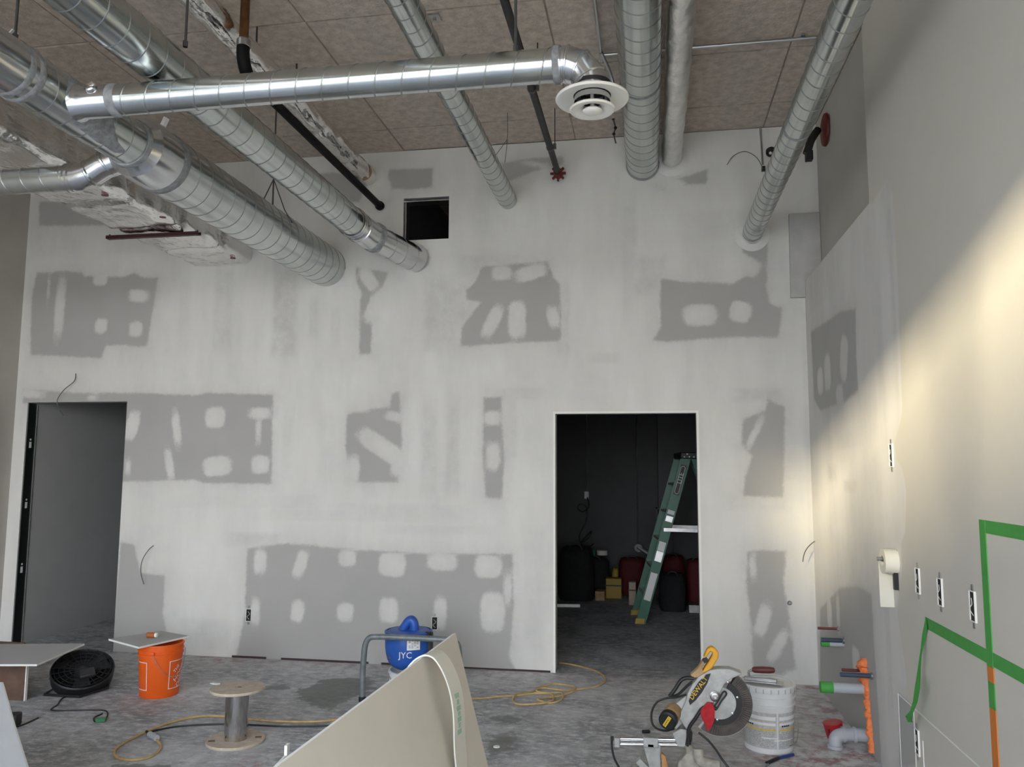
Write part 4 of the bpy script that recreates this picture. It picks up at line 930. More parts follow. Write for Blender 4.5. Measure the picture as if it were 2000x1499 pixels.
# drywall sheet on a low brown support, far left
zt = .285
q = [onfloor(-40, 1262, zt), onfloor(165, 1261, zt), onfloor(72, 1302, zt), onfloor(-60, 1302, zt)]
b = MB().prism([Vector((p.x, p.y, zt)) for p in q][::-1], (0, 0, .0127)); b.mi = [0, 0, 1, 1, 1, 1]
tag(b.build('drywall_sheet', [DRYGREY, DRYEDGE], smooth=0), 'flat drywall sheet lying on a brown support at the left edge', 'drywall')
a = onfloor(48, 1370); t = thing('sawhorse_panel', 'brown board support under the flat sheet at the left edge', 'support', (a.x-.25, a.y+.05, 0))
MB().box((a.x-.75, a.y, 0), (a.x-.008, a.y+.02, zt-.001)).build('panel', BROWNB, t, smooth=0); MB().box((a.x-.008, a.y, 0), (a.x, a.y+.02, zt-.001)).build('edge_band', DRYEDGE, t, smooth=0)
MB().box((a.x-.75, a.y+.45, 0), (a.x-.42, a.y+.47, zt-.001)).build('rear_panel', BROWNB, t, smooth=0)
# leaning sheet at the left edge near the camera
yb = 3.35; pts = [at(-260, 1318, yb), at(4, 1335, yb), at(28, 1420, yb), at(92, 1674, yb), at(-260, 1674, yb)]
for p in pts[3:]: p.z = 0.0
b = MB().prism([p for p in pts], (-.004, .0127, 0)); b.mi = [0, 0]+[1]*5
tag(b.build('drywall_sheet', [mat('drywall_backing_grey', (.27, .27, .265), .85, var=.05, vscale=6), DRYEDGE], smooth=0), 'grey drywall sheet standing on edge in the bottom left corner', 'drywall')
# battery charger box at left edge
c = onfloor(18, 1425); c.y += .05; t = thing('battery_charger', 'small black charger box with a cord by the left edge', 'charger', (c.x, c.y, 0))
MB().obox((c.x-.02, c.y, .04), (.035, .015, .0), (-.015, .04, 0), (0, 0, .04)).build('case', BLACK, t, bevel=.01); MB().obox((c.x-.005, c.y-.036, .045), (.016, .008, 0), (0, .004, 0), (0, 0, .015)).build('label_plate', GREYINK, t)
floor_tube('charger_cord', [(30, 1423), (50, 1416), (75, 1404)], .005, BLACK, 'short stiff black cord from the charger box', 'cord')

# extension cord and black lead
t = floor_tube('extension_cord', [(700, 1400), (680, 1406), (610, 1413), (520, 1411), (440, 1403), (385, 1403), (325, 1417), (272, 1439), (236, 1458), (223, 1472), (231, 1484), (258, 1488), (290, 1483), (309, 1471), (314, 1460), (306, 1449)], .0075, YCORD, 'yellow extension cord looping round in front of the metal spool', 'cord')
p, q = onfloor(306, 1449), onfloor(292, 1441); MB().cyl((p.x, p.y, .018), (q.x, q.y, .018), .018, n=14).build('socket', PVC, t)
t = floor_tube('black_lead', [(292, 1441), (288, 1436), (302, 1430), (345, 1422), (400, 1418), (460, 1417), (545, 1421), (640, 1420), (690, 1413)], .0055, BLACK, 'black power lead plugged into the yellow extension cord', 'cord')
p, q = onfloor(293, 1442), onfloor(286, 1435); MB().cyl((p.x, p.y, .017), (q.x, q.y, .017), .014, .008, n=12).build('plug', BLACK, t)
# second yellow cord, coiled by the doorway
pts = [(900, 1368), (940, 1367), (975, 1363), (1010, 1361), (1045, 1357), (1075, 1361), (1081, 1369), (1070, 1376), (1040, 1381), (1010, 1378), (1001, 1370), (1010, 1361), (1035, 1355), (1055, 1346), (1080, 1341), (1108, 1341), (1124, 1347), (1118, 1356), (1095, 1362), (1065, 1367), (1050, 1372), (1075, 1376), (1097, 1370), (1097, 1359), (1075, 1356), (1048, 1354), (1060, 1349), (1100, 1351), (1130, 1349), (1165, 1343), (1183, 1331), (1172, 1317), (1145, 1307), (1115, 1300), (1092, 1297)]
P3 = [onfloor(*p) for p in pts]; P3 = [Vector((p.x, p.y, .007+.010*(4 < i < 28)*(i % 3)/2)) for i, p in enumerate(P3)]
tag(MB().tube(spline(P3, 6), .0065, 8).build('extension_cord', YCORD), 'yellow extension cord coiled on the floor before the right doorway', 'cord')

# wooden-ended metal spool
c = onfloor(460, 1449); c.z = 0; t = thing('cable_spool', 'empty spool with tan board discs and a shiny steel core', 'spool', c)
MB().lathe([(.168, 0), (.170, .004), (.170, .012), (.168, .016), (.001, .016)], c, (0, 0, 1), 48).build('base_disc', MDF, t)
MB().lathe([(.067, .016), (.067, .300)], c, (0, 0, 1), 40, cap=False).build('core', MIRRORTUBE, t)
MB().lathe([(.001, .298), (.158, .298), (.160, .302), (.160, .311), (.158, .314), (.016, .314), (.014, .300)], c, (0, 0, 1), 48, cap=False).build('top_disc', MDF, t)
for dx, dy in ((-.115, -.07), (.12, .05)): MB().obox(c+Vector((dx, dy, .017)), (.018, .006, 0), (-.006, .012, 0), (0, 0, .0012)).build('bolt_slot', BROWNB, t)
MB().obox(c+Vector((.012, .0, .315)), (.012, 0, 0), (0, .006, 0), (0, 0, .001)).build('centre_hole', BROWNB, t)
b = MB(); b.box((c.x-.004, c.y-.0690, .017), (c.x+.004, c.y-.0665, .298)); b.build('core_seam', CHROME, t)
q = c+Vector((-.165, .03, .318)); tag(MB().obox(q, (.034, -.022, .004), (.006, .010, 0), (0, 0, .003)).build('plastic_scrap', WHITEPL), 'white plastic sliver resting on the edge of the spool', 'scrap')

# ================================================================== FLOOR THINGS, MIDDLE
# blue machine on a white pail, grey tube frame in front
c = Vector((-1.70, 5.83, 0)); t = thing('plastic_pail', 'low white pail under the blue machine', 'bucket', c)
MB().lathe([(.165, 0), (.17, .01), (.185, .13), (.195, .132), (.197, .155), (.203, .158), (.203, .172), (.190, .175), (.182, .16), (.165, .02), (.001, .018)], c, (0, 0, 1), 44, cap=False).build('shell', WHITEPL, t)
MB().lathe([(.188, .1), (.196, .1), (.196, .106), (.188, .106)], c, (0, 0, 1), 44, cap=False).build('rim_rib', WHITEPL, t)
m0 = at(798, 1268, 5.83); t = thing('blue_machine', 'blue rounded motor housing with white letters and a paper label, set on the white pail', 'machine', (m0.x, 5.83, .176))
mc = Vector((m0.x, 5.83, 0))
prof = [(.05, .178), (.09, .180), (.125, .200), (.152, .24), (.166, .29), (.172, .34), (.172, .40), (.168, .435), (.150, .447), (.001, .45)]
MB().lathe(prof, mc, (0, 0, 1), 44).build('housing', BLUE, t)
MB().lathe([(.160, .428), (.176, .432), (.176, .444), (.160, .447)], mc, (0, 0, 1), 44, cap=False).build('top_flange', BLUE, t)
hc = at(800, 1222, 5.83); b = MB()
b.tube(spline([(hc.x-.055, 5.83, .440), (hc.x-.035, 5.83, .470), (hc.x-.008, 5.83, .508), (hc.x+.018, 5.83, .516), (hc.x+.034, 5.83, .49), (hc.x+.038, 5.83, .440)], 6), .034, 14); b.build('lifting_handle', BLUE, t)
b = MB(); b.obox((mc.x+.172, 5.80, .36), (.014, 0, 0), (0, .03, 0), (0, 0, .08)); b.obox((mc.x+.16, 5.78, .43), (.02, 0, 0), (0, .02, 0), (0, 0, .02)); b.build('side_strap', BLACK, t, bevel=.004)
def mwrap(a0, zc, r0=.1735):
    def f(x, y, z): a = a0+x/r0; return Vector((mc.x+(r0+z)*math.cos(a), mc.y+(r0+z)*math.sin(a), zc+y))
    return f
wv = mwrap(-PI/2+.50, .385, .1745); b = MB()
for i in range(6):
    u0, u1 = -.048+.016*i, -.048+.016*(i+1); b.add([wv(u0, -.048, 0), wv(u1, -.048, 0), wv(u1, .048, 0), wv(u0, .048, 0)], [(0, 1, 2, 3)])
b.build('paper_label', WHITEINK, t, smooth=0)
wv2 = mwrap(-PI/2+.50, .385, .1752); b = MB()
for row, (y_, h_) in enumerate(((.034, .008), (.018, .004), (.008, .004), (-.004, .003), (-.018, .003), (-.03, .003))):
    for k in range(4):
        if (row+k) % 4 == 3: continue
        u0 = -.036+.019*k; b.add([wv2(u0, y_-h_, 0), wv2(u0+.014, y_-h_, 0), wv2(u0+.014, y_+h_, 0), wv2(u0, y_+h_, 0)], [(0, 1, 2, 3)])
b.build('label_print', GREYINK, t, smooth=0)
text('white_letters', 'JYC', .062, mc, (1, 0, 0), (0, 0, 1), WHITEINK, t, .001, wrap=mwrap(-PI/2+.16, .300, .1705))
ba = -PI/2-.72; MB().lathe([(.013, 0), (.013, .006), (.006, .010)], mc+Vector((.158*math.cos(ba), .158*math.sin(ba), .27)), (math.cos(ba), math.sin(ba), -.2), 12).build('bolt', STEEL, t)
# tube frame
yf = 5.56; f0 = at(712, 1240, yf); f1 = at(888, 1238, yf); zt = f0.z-.012; r_ = .0205
t = thing('tube_frame', 'grey bent steel tube frame standing in front of the blue machine', 'frame', ((f0.x+f1.x)/2, yf, 0))
b = MB(); x0, x1 = f0.x+.005, f1.x+.03
b.tube(spline([(x0-.01, yf, 0), (x0-.012, yf, .2), (x0-.006, yf, zt-.14), (x0+.002, yf, zt-.06), (x0+.03, yf, zt-.012), (x0+.09, yf, zt), (x0+.3, yf, zt+.002), (x1-.09, yf, zt), (x1-.03, yf, zt-.012), (x1, yf, zt-.06), (x1+.01, yf, .2), (x1+.01, yf, 0)], 7), r_, 14); b.build('handle_tube', GREYPIPE, t)
for x in (x0-.01, x1+.01): MB().lathe([(.021, 0), (.026, .002), (.026, .03), (.021, .034)], (x, yf, 0), (0, 0, 1), 16).build('foot', BLACK, t)

# big leaning drywall sheet near the camera
A = at(890, 1237, 3.3); zt = A.z; N0 = onfloor(540, 1499, zt); dirY = (N0-A); dirY.z = 0
near = A+dirY*(2.35/dirY.length)
lean = Vector((.262, 0, 0))
foot_far, foot_near = Vector((A.x+zt*.275, A.y-.01, 0)), Vector((near.x+zt*.275, near.y, 0))
nrm = (foot_far-A).cross(near-A).normalized()
if nrm.x < 0: nrm = -nrm
th = .0135
b = MB().prism([A, near, foot_near, foot_far], -nrm*th); b.mi = [0, 0, 1, 1, 1, 1]
sheet = tag(b.build('drywall_sheet', [DRYFACE, DRYEDGE], smooth=0), 'large tan drywall sheet leaning in the foreground with a pale cut edge', 'drywall')
# vinyl strip draped over its edge
zp = [(1075, 780), (1090, 700), (1130, 640), (1185, 592), (1245, 570), (1310, 590), (1370, 670), (1420, 780), (1455, 900), (1475, 1030), (1482, 1150), (1484, 1280), (1490, 1400), (1498, 1499), (1500, 1700)]
path = [at(540+x/4.296, 1150+y/4.296, 2.86) for x, y in zp]
fp = spline(path, 5); wvec = Vector((.018, .085, .0)); b = MB(); vs = []; fs = []; mi = []
for i, p in enumerate(fp):
    tdir = (fp[min(i+1, len(fp)-1)]-fp[max(i-1, 0)]).normalized(); nn = tdir.cross(wvec).normalized()*.0055
    w2 = wvec*(1.0 if i > 18 else .85+.15*i/18)
    vs += [p, p+w2, p+w2+nn, p+nn]
for i in range(len(fp)-1):
    for k in range(4): fs.append((4*i+k, 4*i+(k+1) % 4, 4*i+4+(k+1) % 4, 4*i+4+k)); mi.append(1 if k in (1, 3) else 0)
fs += [(3, 2, 1, 0), tuple(4*(len(fp)-1)+k for k in range(4))]; mi += [1, 1]
b.add(vs, fs); b.mi = mi
vs_ = tag(b.build('vinyl_strip', [VINYL, VINYLE], smooth=40), 'bent beige vinyl strip draped over the leaning drywall sheet', 'strip')
GP = mat('green_faded_print', (.30, .42, .32), .6)
b = MB(); k0 = int(len(fp)*.58)
for i, k in enumerate(range(k0, k0+14, 2)):
    p = fp[k]+wvec*.45; tdir = (fp[k+1]-fp[k]).normalized(); nn = tdir.cross(wvec).normalized(); s = 1 if (at(900, 1400, 1.0)-p).dot(nn) > 0 else -1
    base = p+(nn*(.0062 if s > 0 else -.0008)); b.obox(base, tdir*.008, wvec.normalized()*(.010 if i % 2 else .016), nn*.0006)
b.build('green_print', GP, vs_, smooth=0)
# pale corner-bead offcut beside it
a, c = onfloor(530, 1512, .62), onfloor(560, 1480, .62); d_ = (c-a).normalized()
b = MB(); b.obox((a+c)/2-d_*.3, d_*(((c-a).length)/2+.3), Vector((.0, 0, .012)), d_.cross(Vector((0, 0, 1)))*.004); b.obox(c+Vector((0.0, 0, .015)), d_*.014, Vector((0, 0, .028)), d_.cross(Vector((0, 0, 1)))*.005)
q = (a+c)/2-d_*.3; b.cyl((q.x, q.y, 0), (q.x, q.y, .61), .012, n=8)
tag(b.build('corner_bead_offcut', DRYEDGE), 'pale angled trim offcut behind the leaning drywall sheet', 'trim')
# small scraps on the floor
p = onfloor(970, 1460); tag(MB().lathe([(.001, .004), (.018, .005), (.020, .0), (.001, 0)], p, (0, 0, 1), 16, cap=False).build('plastic_disc', WHITEPL), 'small white plastic disc on the dark floor stain', 'disc')

# ================================================================== MITRE SAW
YS = 4.42; ZO = (1170, 1220); K = 430/2000
def sz(x, y, d=0.0): return at(ZO[0]+x*K, ZO[1]+y*K, YS+d)
t = thing('mitre_saw', 'grey and black sliding mitre saw with a yellow handle and red rag on the floor', 'saw', (sz(900, 1200).x, YS, 0))
def plate(name, pts, d, th_, m, smooth=35, bevel=.004): return MB().prism([sz(*p, d) for p in pts], (0, th_, 0)).build(name, m, t, smooth=smooth, bevel=bevel)
plate('arm_casting', [(795, 960), (718, 850), (785, 705), (808, 620), (850, 545), (905, 478), (1000, 420), (1080, 405), (1185, 405), (1295, 445), (1300, 458), (1195, 500), (1140, 545), (1095, 640), (1040, 715), (965, 745), (905, 790), (850, 900)], -.02, .07, DUSTGREY)
cc = sz(1095, 715, 0); UPX = (sz(1095, 615)-sz(1095, 715)).length/100
def arc_plate(name, r0, r1, a0, a1, d, th_, m, n=30, c=(1095, 715)):
    cc_ = sz(*c, d); out = [cc_+Vector((math.cos(a0+(a1-a0)*i/n)*r1, 0, math.sin(a0+(a1-a0)*i/n)*r1)) for i in range(n+1)]
    inn = [cc_+Vector((math.cos(a0+(a1-a0)*i/n)*r0, 0, math.sin(a0+(a1-a0)*i/n)*r0)) for i in range(n+1)]
    b = MB(); vs = out+inn+[v+Vector((0, th_, 0)) for v in out+inn]; k = n+1; fs = []
    for i in range(n):
        fs += [(i, i+1, k+i+1, k+i), (2*k+i, 3*k+i, 3*k+i+1, 2*k+i+1), (i, 2*k+i, 2*k+i+1, i+1), (k+i, k+i+1, 3*k+i+1, 3*k+i)]
    fs += [(0, k, 3*k, 2*k), (n, 2*k+n, 3*k+n, k+n)]
    return b.add(vs, fs).build(name, m, t, smooth=30)
arc_plate('lower_guard', 180*UPX, 300*UPX, -2.2, 1.0, .0, .05, GUARD)
for i in range(40):
    a = -2.0+2.95*i/39; r = 255*UPX; e = Vector((math.cos(a), 0, math.sin(a))); q = sz(1095, 715, -.003)+e*r
    MB().obox(q, e*(38*UPX), Vector((-math.sin(a), 0, math.cos(a)))*.0022, Vector((0, .004, 0))).build('guard_rib', GUARD, t)
arc_plate('blade_rim', 120*UPX, 305*UPX, -2.3, -.6, .02, .004, STEEL)
arc_plate('guard_ring', 150*UPX, 205*UPX, -2.0, 1.1, -.012, .02, BLACK)
MB().lathe([(155*UPX, 0), (155*UPX, .02), (.001, .021)], sz(1095, 715, .01), (0, -1, 0), 40).build('blade_disc', DUSTGREY, t)
for x, y in ((1170, 527), (1256, 665), (1212, 810), (1073, 868)): MB().lathe([(.006, 0), (.006, .004), (.002, .006)], sz(x, y, -.012), (0, -1, 0), 12).build('rivet', CHROME, t)
MB().lathe([(.026, 0), (.026, .012), (.018, .016), (.018, .02), (.010, .021), (.010, .012)], sz(1050, 650, -.02), (0, -1, 0), 24).build('arbor_cover', STEEL, t)
MB().tube(spline([sz(1070, 770, -.045), sz(1110, 700, -.045), sz(1155, 640, -.045), sz(1145, 612, -.045), sz(1120, 625, -.045), sz(1080, 700, -.045), sz(1045, 745, -.045)], 6), .0045, 8).build('guard_lever', BLACK, t)
MB().tube(spline([sz(1070, 772, -.04), sz(1010, 745, -.04), sz(940, 765, -.04), sz(880, 850, -.04), sz(815, 955, -.035), sz(820, 1090, -.03)], 6), [.009]*6*5+[.011], 10).build('guard_link', BLACK, t)
b = MB(); rag = [(985, 712), (1035, 718), (1052, 785), (1048, 880), (1020, 940), (992, 980), (958, 905), (918, 815), (930, 770)]
b.prism([sz(*p, -.05+.008*math.sin(i*2.1)) for i, p in enumerate(rag)], (0, .014, 0)); b.build('red_rag', REDCLOTH if False else mat('bright_red_cloth', (.42, .012, .02), .8, var=.2, vscale=40), t, smooth=60, bevel=.003)
plate('name_plate', [(1015, 448), (975, 458), (905, 525), (845, 615), (815, 700), (826, 736), (880, 690), (935, 620), (985, 535)], -.024, .005, BLACK, bevel=0)
tr = (sz(962, 500)-sz(842, 665)).normalized(); tu = Vector((0, -1, 0)).cross(tr)
if tu.z < 0: tu = -tu
text('name_letters', 'DEWALT', .034, sz(905, 582, -.027), tr, tr.cross(Vector((0, 1, 0))) if tr.cross(Vector((0, 1, 0))).z > 0 else Vector((0, 1, 0)).cross(tr), YELINK, t, .001)
plate('trigger_handle', [(1020, 205), (1055, 222), (1090, 262), (1085, 305), (1030, 400), (985, 435), (935, 440), (965, 390), (1030, 285), (1032, 258), (1012, 250), (965, 318), (950, 300), (985, 228)], -.01, .05, TOOLY, bevel=.007)
plate('handle_root', [(830, 462), (900, 400), (950, 320), (975, 335), (940, 400), (945, 430), (990, 425), (900, 485), (850, 490)], -.005, .05, TOOLT)
MB().obox(sz(966, 325, -.01), (.010, 0, .008), (0, .012, 0), (-.006, 0, .008)).build('trigger', BLACK, t)
MB().tube(spline([sz(860, 490), sz(790, 488), sz(740, 515), sz(690, 590), sz(640, 655)], 6), .010, 10).build('carry_handle', BLACK, t)
MB().tube(spline([sz(640, 655), sz(715, 640, .02), sz(800, 560, .02), sz(850, 520, .02)], 6), .007, 10).build('carry_handle_base', BLACK, t)
mdir = (sz(618, 885, -.11)-sz(690, 770, .03)); m0_ = sz(690, 770, .03); L_ = mdir.length
MB().lathe([(.030, 0), (.042, .02), (.046, L_*.6), (.044, L_*.75)], m0_, mdir, 28).build('motor_body', TOOLT, t)
MB().lathe([(.044, L_*.70), (.047, L_*.74), (.046, L_*.96), (.038, L_), (.001, L_)], m0_, mdir, 28).build('motor_cap', BLACK, t)
md = mdir.normalized(); ce = m0_+md*(L_+.001); rx = Vector((.55, 0, .83)); rx = (rx-md*rx.dot(md)).normalized(); ry = md.cross(rx)
MB().obox(ce, rx*.030, ry*.009, md*.0012).build('motor_sticker', YELINK, t)
text('motor_letters', 'DEWALT', .013, ce+md*.0018, rx, ry if ry.x < 0 else -ry, BLACK, t, .0004)
plate('gear_case', [(700, 720), (800, 640), (830, 720), (760, 900), (700, 960), (665, 920), (680, 800)], .0, .07, DUSTGREY)
MB().tube(spline([sz(790, 640, -.02), sz(700, 665, -.04), sz(620, 670, -.05), sz(530, 705, -.05), sz(480, 790, -.05), sz(480, 890, -.06), sz(520, 945, -.07), sz(600, 968, -.08), sz(680, 950, -.06)], 6), .0055, 8).build('motor_cord', BLACK, t)
for y in (1042, 1090): MB().cyl(sz(195, y, .02), sz(790, y+8, .02), .0100, n=16).build('slide_rail', CHROME, t)
MB().obox(sz(165, 1065, .02), (.015, 0, 0), (0, .024, 0), (0, 0, .024)).build('rail_end_cap', DUSTGREY, t, bevel=.004)
MB().obox(sz(470, 1062, .02), (.039, 0, 0), (0, .030, 0), (0, 0, .025)).build('rail_clamp', DUSTGREY, t, bevel=.004)
MB().obox(sz(470, 1110, .0), (.014, 0, 0), (0, .010, 0), (0, 0, .012)).build('clamp_screw', STEEL, t)
plate('pivot_block', [(665, 990), (740, 950), (795, 960), (800, 1060), (775, 1120), (715, 1115), (690, 1050)], -.02, .08, DUSTGREY)
plate('arm_link', [(800, 960), (850, 985), (845, 1060), (810, 1120), (780, 1100)], -.022, .05, BLACK)
zb = sz(470, 1100).z; p = sz(470, 1100)
b = MB(); q0, q1, q2, q3 = sz(400, 1100), sz(558, 1100), sz(565, 1420), sz(480, 1420)
for q in (q2, q3): q.z = .03
b.prism([q0, q1, q2, q3], (0, .03, 0)); b.build('support_post', DUSTGREY, t, bevel=.004)
bc = sz(820, 1300); base_c = Vector((bc.x, YS+.02, 0))
MB().lathe([(.15, .002), (.16, .01), (.16, .045), (.15, .055), (.13, .058), (.001, .058)], base_c, (0, 0, 1), 40).build('turntable', DUSTGREY, t)
MB().box((base_c.x-.30, YS-.06, .0), (base_c.x+.22, YS+.16, .04)).build('base_casting', DUSTGREY, t, bevel=.01)
plate('column', [(770, 1090), (830, 1090), (890, 1170), (920, 1298), (940, 1440), (700, 1440), (720, 1250), (800, 1180)], .02, .06, TOOLT if False else mat('sawdust_grey', (.36, .33, .28), .8, var=.25, vscale=25), bevel=.008)
MB().tube(spline([sz(900, 1130, .0), sz(915, 1230, -.01), sz(1000, 1275, -.03), sz(1100, 1290, -.04)], 5), .028, 12).build('bevel_arm', mat('sawdust_grey', (.36, .33, .28), .8), t)
plate('wood_offcut', [(565, 1175), (600, 1200), (625, 1290), (640, 1420), (590, 1420), (572, 1290)], -.02, .03, mat('raw_wood', (.48, .24, .09), .7, var=.2, vscale=20), bevel=0)
MB().tube(spline([sz(905, 985, .0), sz(990, 1055, -.02), sz(1060, 1140, -.05), sz(1120, 1230, -.08), sz(1180, 1310, -.1), sz(1260, 1430, -.12)], 6), .006, 8).build('power_cord', BLACK, t)
MB().tube(spline([sz(118, 1030, .02), sz(115, 1075, .02), sz(120, 1140, .01), sz(140, 1220, .0), sz(180, 1300, -.02), sz(230, 1400, -.03)], 6), .006, 8).build('rail_cord', BLACK, t)
MB().obox(sz(118, 1035, .02), (.008, 0, 0), (0, .008, 0), (0, 0, .008)).build('cord_clip', BLACK, t)
b = MB(); q0, q1 = sz(355, 1230), sz(450, 1330); b.obox((q0+q1)/2, (q1-q0)/2, Vector((0, .02, 0)), Vector((.01, 0, .012))); b.build('crank_lever', DUSTGREY, t)
p = onfloor(1262, 1433); tag(MB().obox((p.x, p.y, .010), (.022, .006, 0), (-.004, .010, 0), (0, 0, .009)).build('floor_debris', BLACK, bevel=.004), 'small black scrap on the floor just behind the saw rails', 'scrap')

# ================================================================== WHITE BUCKET WITH TROWEL
c = onfloor(1508, 1476); c = Vector((c.x, c.y+.13, 0)); t = thing('compound_bucket', 'white joint compound bucket with grey printed label beside the saw', 'bucket', c)
prof = [(.132, 0), (.137, .006), (.148, .255), (.149, .262), (.156, .264), (.156, .272), (.150, .275), (.151, .302), (.157, .304), (.157, .312), (.152, .315), (.153, .343), (.161, .346), (.163, .372), (.158, .378), (.146, .378)]
MB().lathe(prof, c, (0, 0, 1), 48, cap=False).build('shell', WHITEPL, t)
MB().lathe([(.148, .376), (.150, .368), (.001, .366)], c, (0, 0, 1), 48, cap=False).build('lid', WHITEPL, t)
for i in range(24):
    a = 2*PI*i/24; MB().obox(c+Vector((.1625*math.cos(a), .1625*math.sin(a), .357)), (.0012*math.cos(a), .0012*math.sin(a), 0), (-.002*math.sin(a), .002*math.cos(a), 0), (0, 0, .012)).build('lid_notch', GREYINK, t)
def cw(a0):
    def f(x, h, z=0): r = .1375+.0445*h+.0012+z; a = a0+x/.144; return c+Vector((r*math.cos(a), r*math.sin(a), h))
    return f
wv = cw(-PI/2-.05)
def lab_rect(b, x0, x1, h0, h1, z=0, n=8):
    for i in range(n):
        u0, u1 = x0+(x1-x0)*i/n, x0+(x1-x0)*(i+1)/n; b.add([wv(u0, h0, z), wv(u1, h0, z), wv(u1, h1, z), wv(u0, h1, z)], [(0, 1, 2, 3)])
LG = mat('pale_grey_label', (.50, .50, .49), .6, var=.15, vscale=60); 
b = MB(); lab_rect(b, -.21, .035, .035, .235, 0, 16); lab_rect(b, .045, .21, .035, .235, 0, 12); b.build('label', LG, t, smooth=0)
b = MB(); lab_rect(b, -.2, .03, .195, .215, .0006, 12); lab_rect(b, .05, .2, .195, .215, .0006, 10); lab_rect(b, -.2, .03, .165, .18, .0006, 12); lab_rect(b, .05, .2, .165, .18, .0006, 10); b.build('label_band', WHITEINK, t, smooth=0)
b = MB(); lab_rect(b, -.2, .03, .137, .145, .0006, 12); lab_rect(b, .05, .2, .137, .145, .0006, 10); b.build('yellow_line', YELINK, t, smooth=0)
b = MB(); rr = random.Random(4)
for row in range(9):
    h = .125-.0095*row; x = -.19
    while x < .19:
        w_ = rr.uniform(.006, .02)
        if not (.02 < x+w_ < .06): lab_rect(b, x, x+w_, h, h+.004, .0007, 2)
        x += w_+.006
b.build('small_print', GREYINK, t, smooth=0)
b = MB()
for x0 in (-.15, .065):
    for k in range(4): lab_rect(b, x0+.014*k, x0+.011+.014*k, .158, .167, .0009, 2)
b.build('bold_print', BLACK, t, smooth=0)
b = MB(); lab_rect(b, -.05, .04, .092, .098, .001, 5); lab_rect(b, .02, .16, .080, .086, .001, 5); b.build('label_stripe', WHITEINK, t, smooth=0)
hp = [c+Vector((.168*math.cos(.0-f*1.3+.35), .168*math.sin(-f*1.3+.35), .33-.27*math.sin(PI*min(f*1.15, 1)/2))) for f in [i/12 for i in range(13)]]
MB().tube(hp, .0022, 6).build('wire_handle', STEEL, t)
# trowel lying on the lid
t = thing('trowel', 'flat trowel with a dark red wooden handle lying on the white bucket', 'trowel', c+Vector((-.03, -.02, .379)))
z = .384; MB().obox(c+Vector((-.04, -.03, z)), (.125, -.028, .0), (.008, .042, 0), (0, 0, .0012)).build('blade', STEEL, t)
MB().obox(c+Vector((-.04, -.03, z+.010)), (.09, -.02, 0), (.003, .012, 0), (0, 0, .010)).build('spine', STEEL, t, bevel=.004)
MB().tube(spline([c+Vector((-.10, -.012, z+.015)), c+Vector((-.105, -.010, z+.045)), c+Vector((-.08, -.015, z+.062))], 5), .007, 8).build('tang', STEEL, t)
MB().lathe([(.010, 0), (.018, .012), (.020, .06), (.019, .10), (.015, .125), (.005, .13)], c+Vector((-.085, -.012, z+.060)), (1, -.1, .04), 18).build('handle', WOODR, t)
# scraper tool on the floor, blue shaft
p, q, e = onfloor(1497, 1496), onfloor(1520, 1486), onfloor(1550, 1479); t = thing('pole_tool', 'small tool with a blue shaft and black joint on the floor before the white bucket', 'tool', (q.x, q.y, 0))
MB().cyl((q.x, q.y, .012), (e.x, e.y, .012), .008, n=10).build('shaft', BLUEINK, t); MB().cyl((p.x, p.y, .012), (q.x, q.y, .012), .010, n=10).build('joint', BLACK, t)
MB().obox((p.x-.02, p.y-.04, .008), (.012, .0, 0), (.03, .06, 0), (0, 0, .006)).build('frame', STEEL, t)

# ================================================================== ROOM BEYOND THE RIGHT DOORWAY
# step ladder, seen side on
fn = onfloor(1251, 1219); yn, yf_ = fn.y, fn.y+.52
tp_ = at(1344, 893, yn); t = thing('step_ladder', 'green fibreglass step ladder standing inside the dark room', 'ladder', (fn.x+.3, yn+.26, 0))
def rail(x0, x1, z1, y, yoff):
    d = Vector((x1-x0, 0, z1)).normalized(); w_ = Vector((d.z, 0, -d.x)); b = MB(); ctr = Vector(((x0+x1)/2, y, z1/2)); L = math.hypot(x1-x0, z1)/2
    b.obox(ctr, d*L, w_*.052, Vector((0, .004, 0))); b.obox(ctr+w_*.048+Vector((0, yoff, 0)), d*L, w_*.004, Vector((0, .014, 0))); b.obox(ctr-w_*.048+Vector((0, yoff, 0)), d*L, w_*.004, Vector((0, .014, 0)))
    return b, d, w_
zt = tp_.z; x0, x1 = fn.x, tp_.x-.02
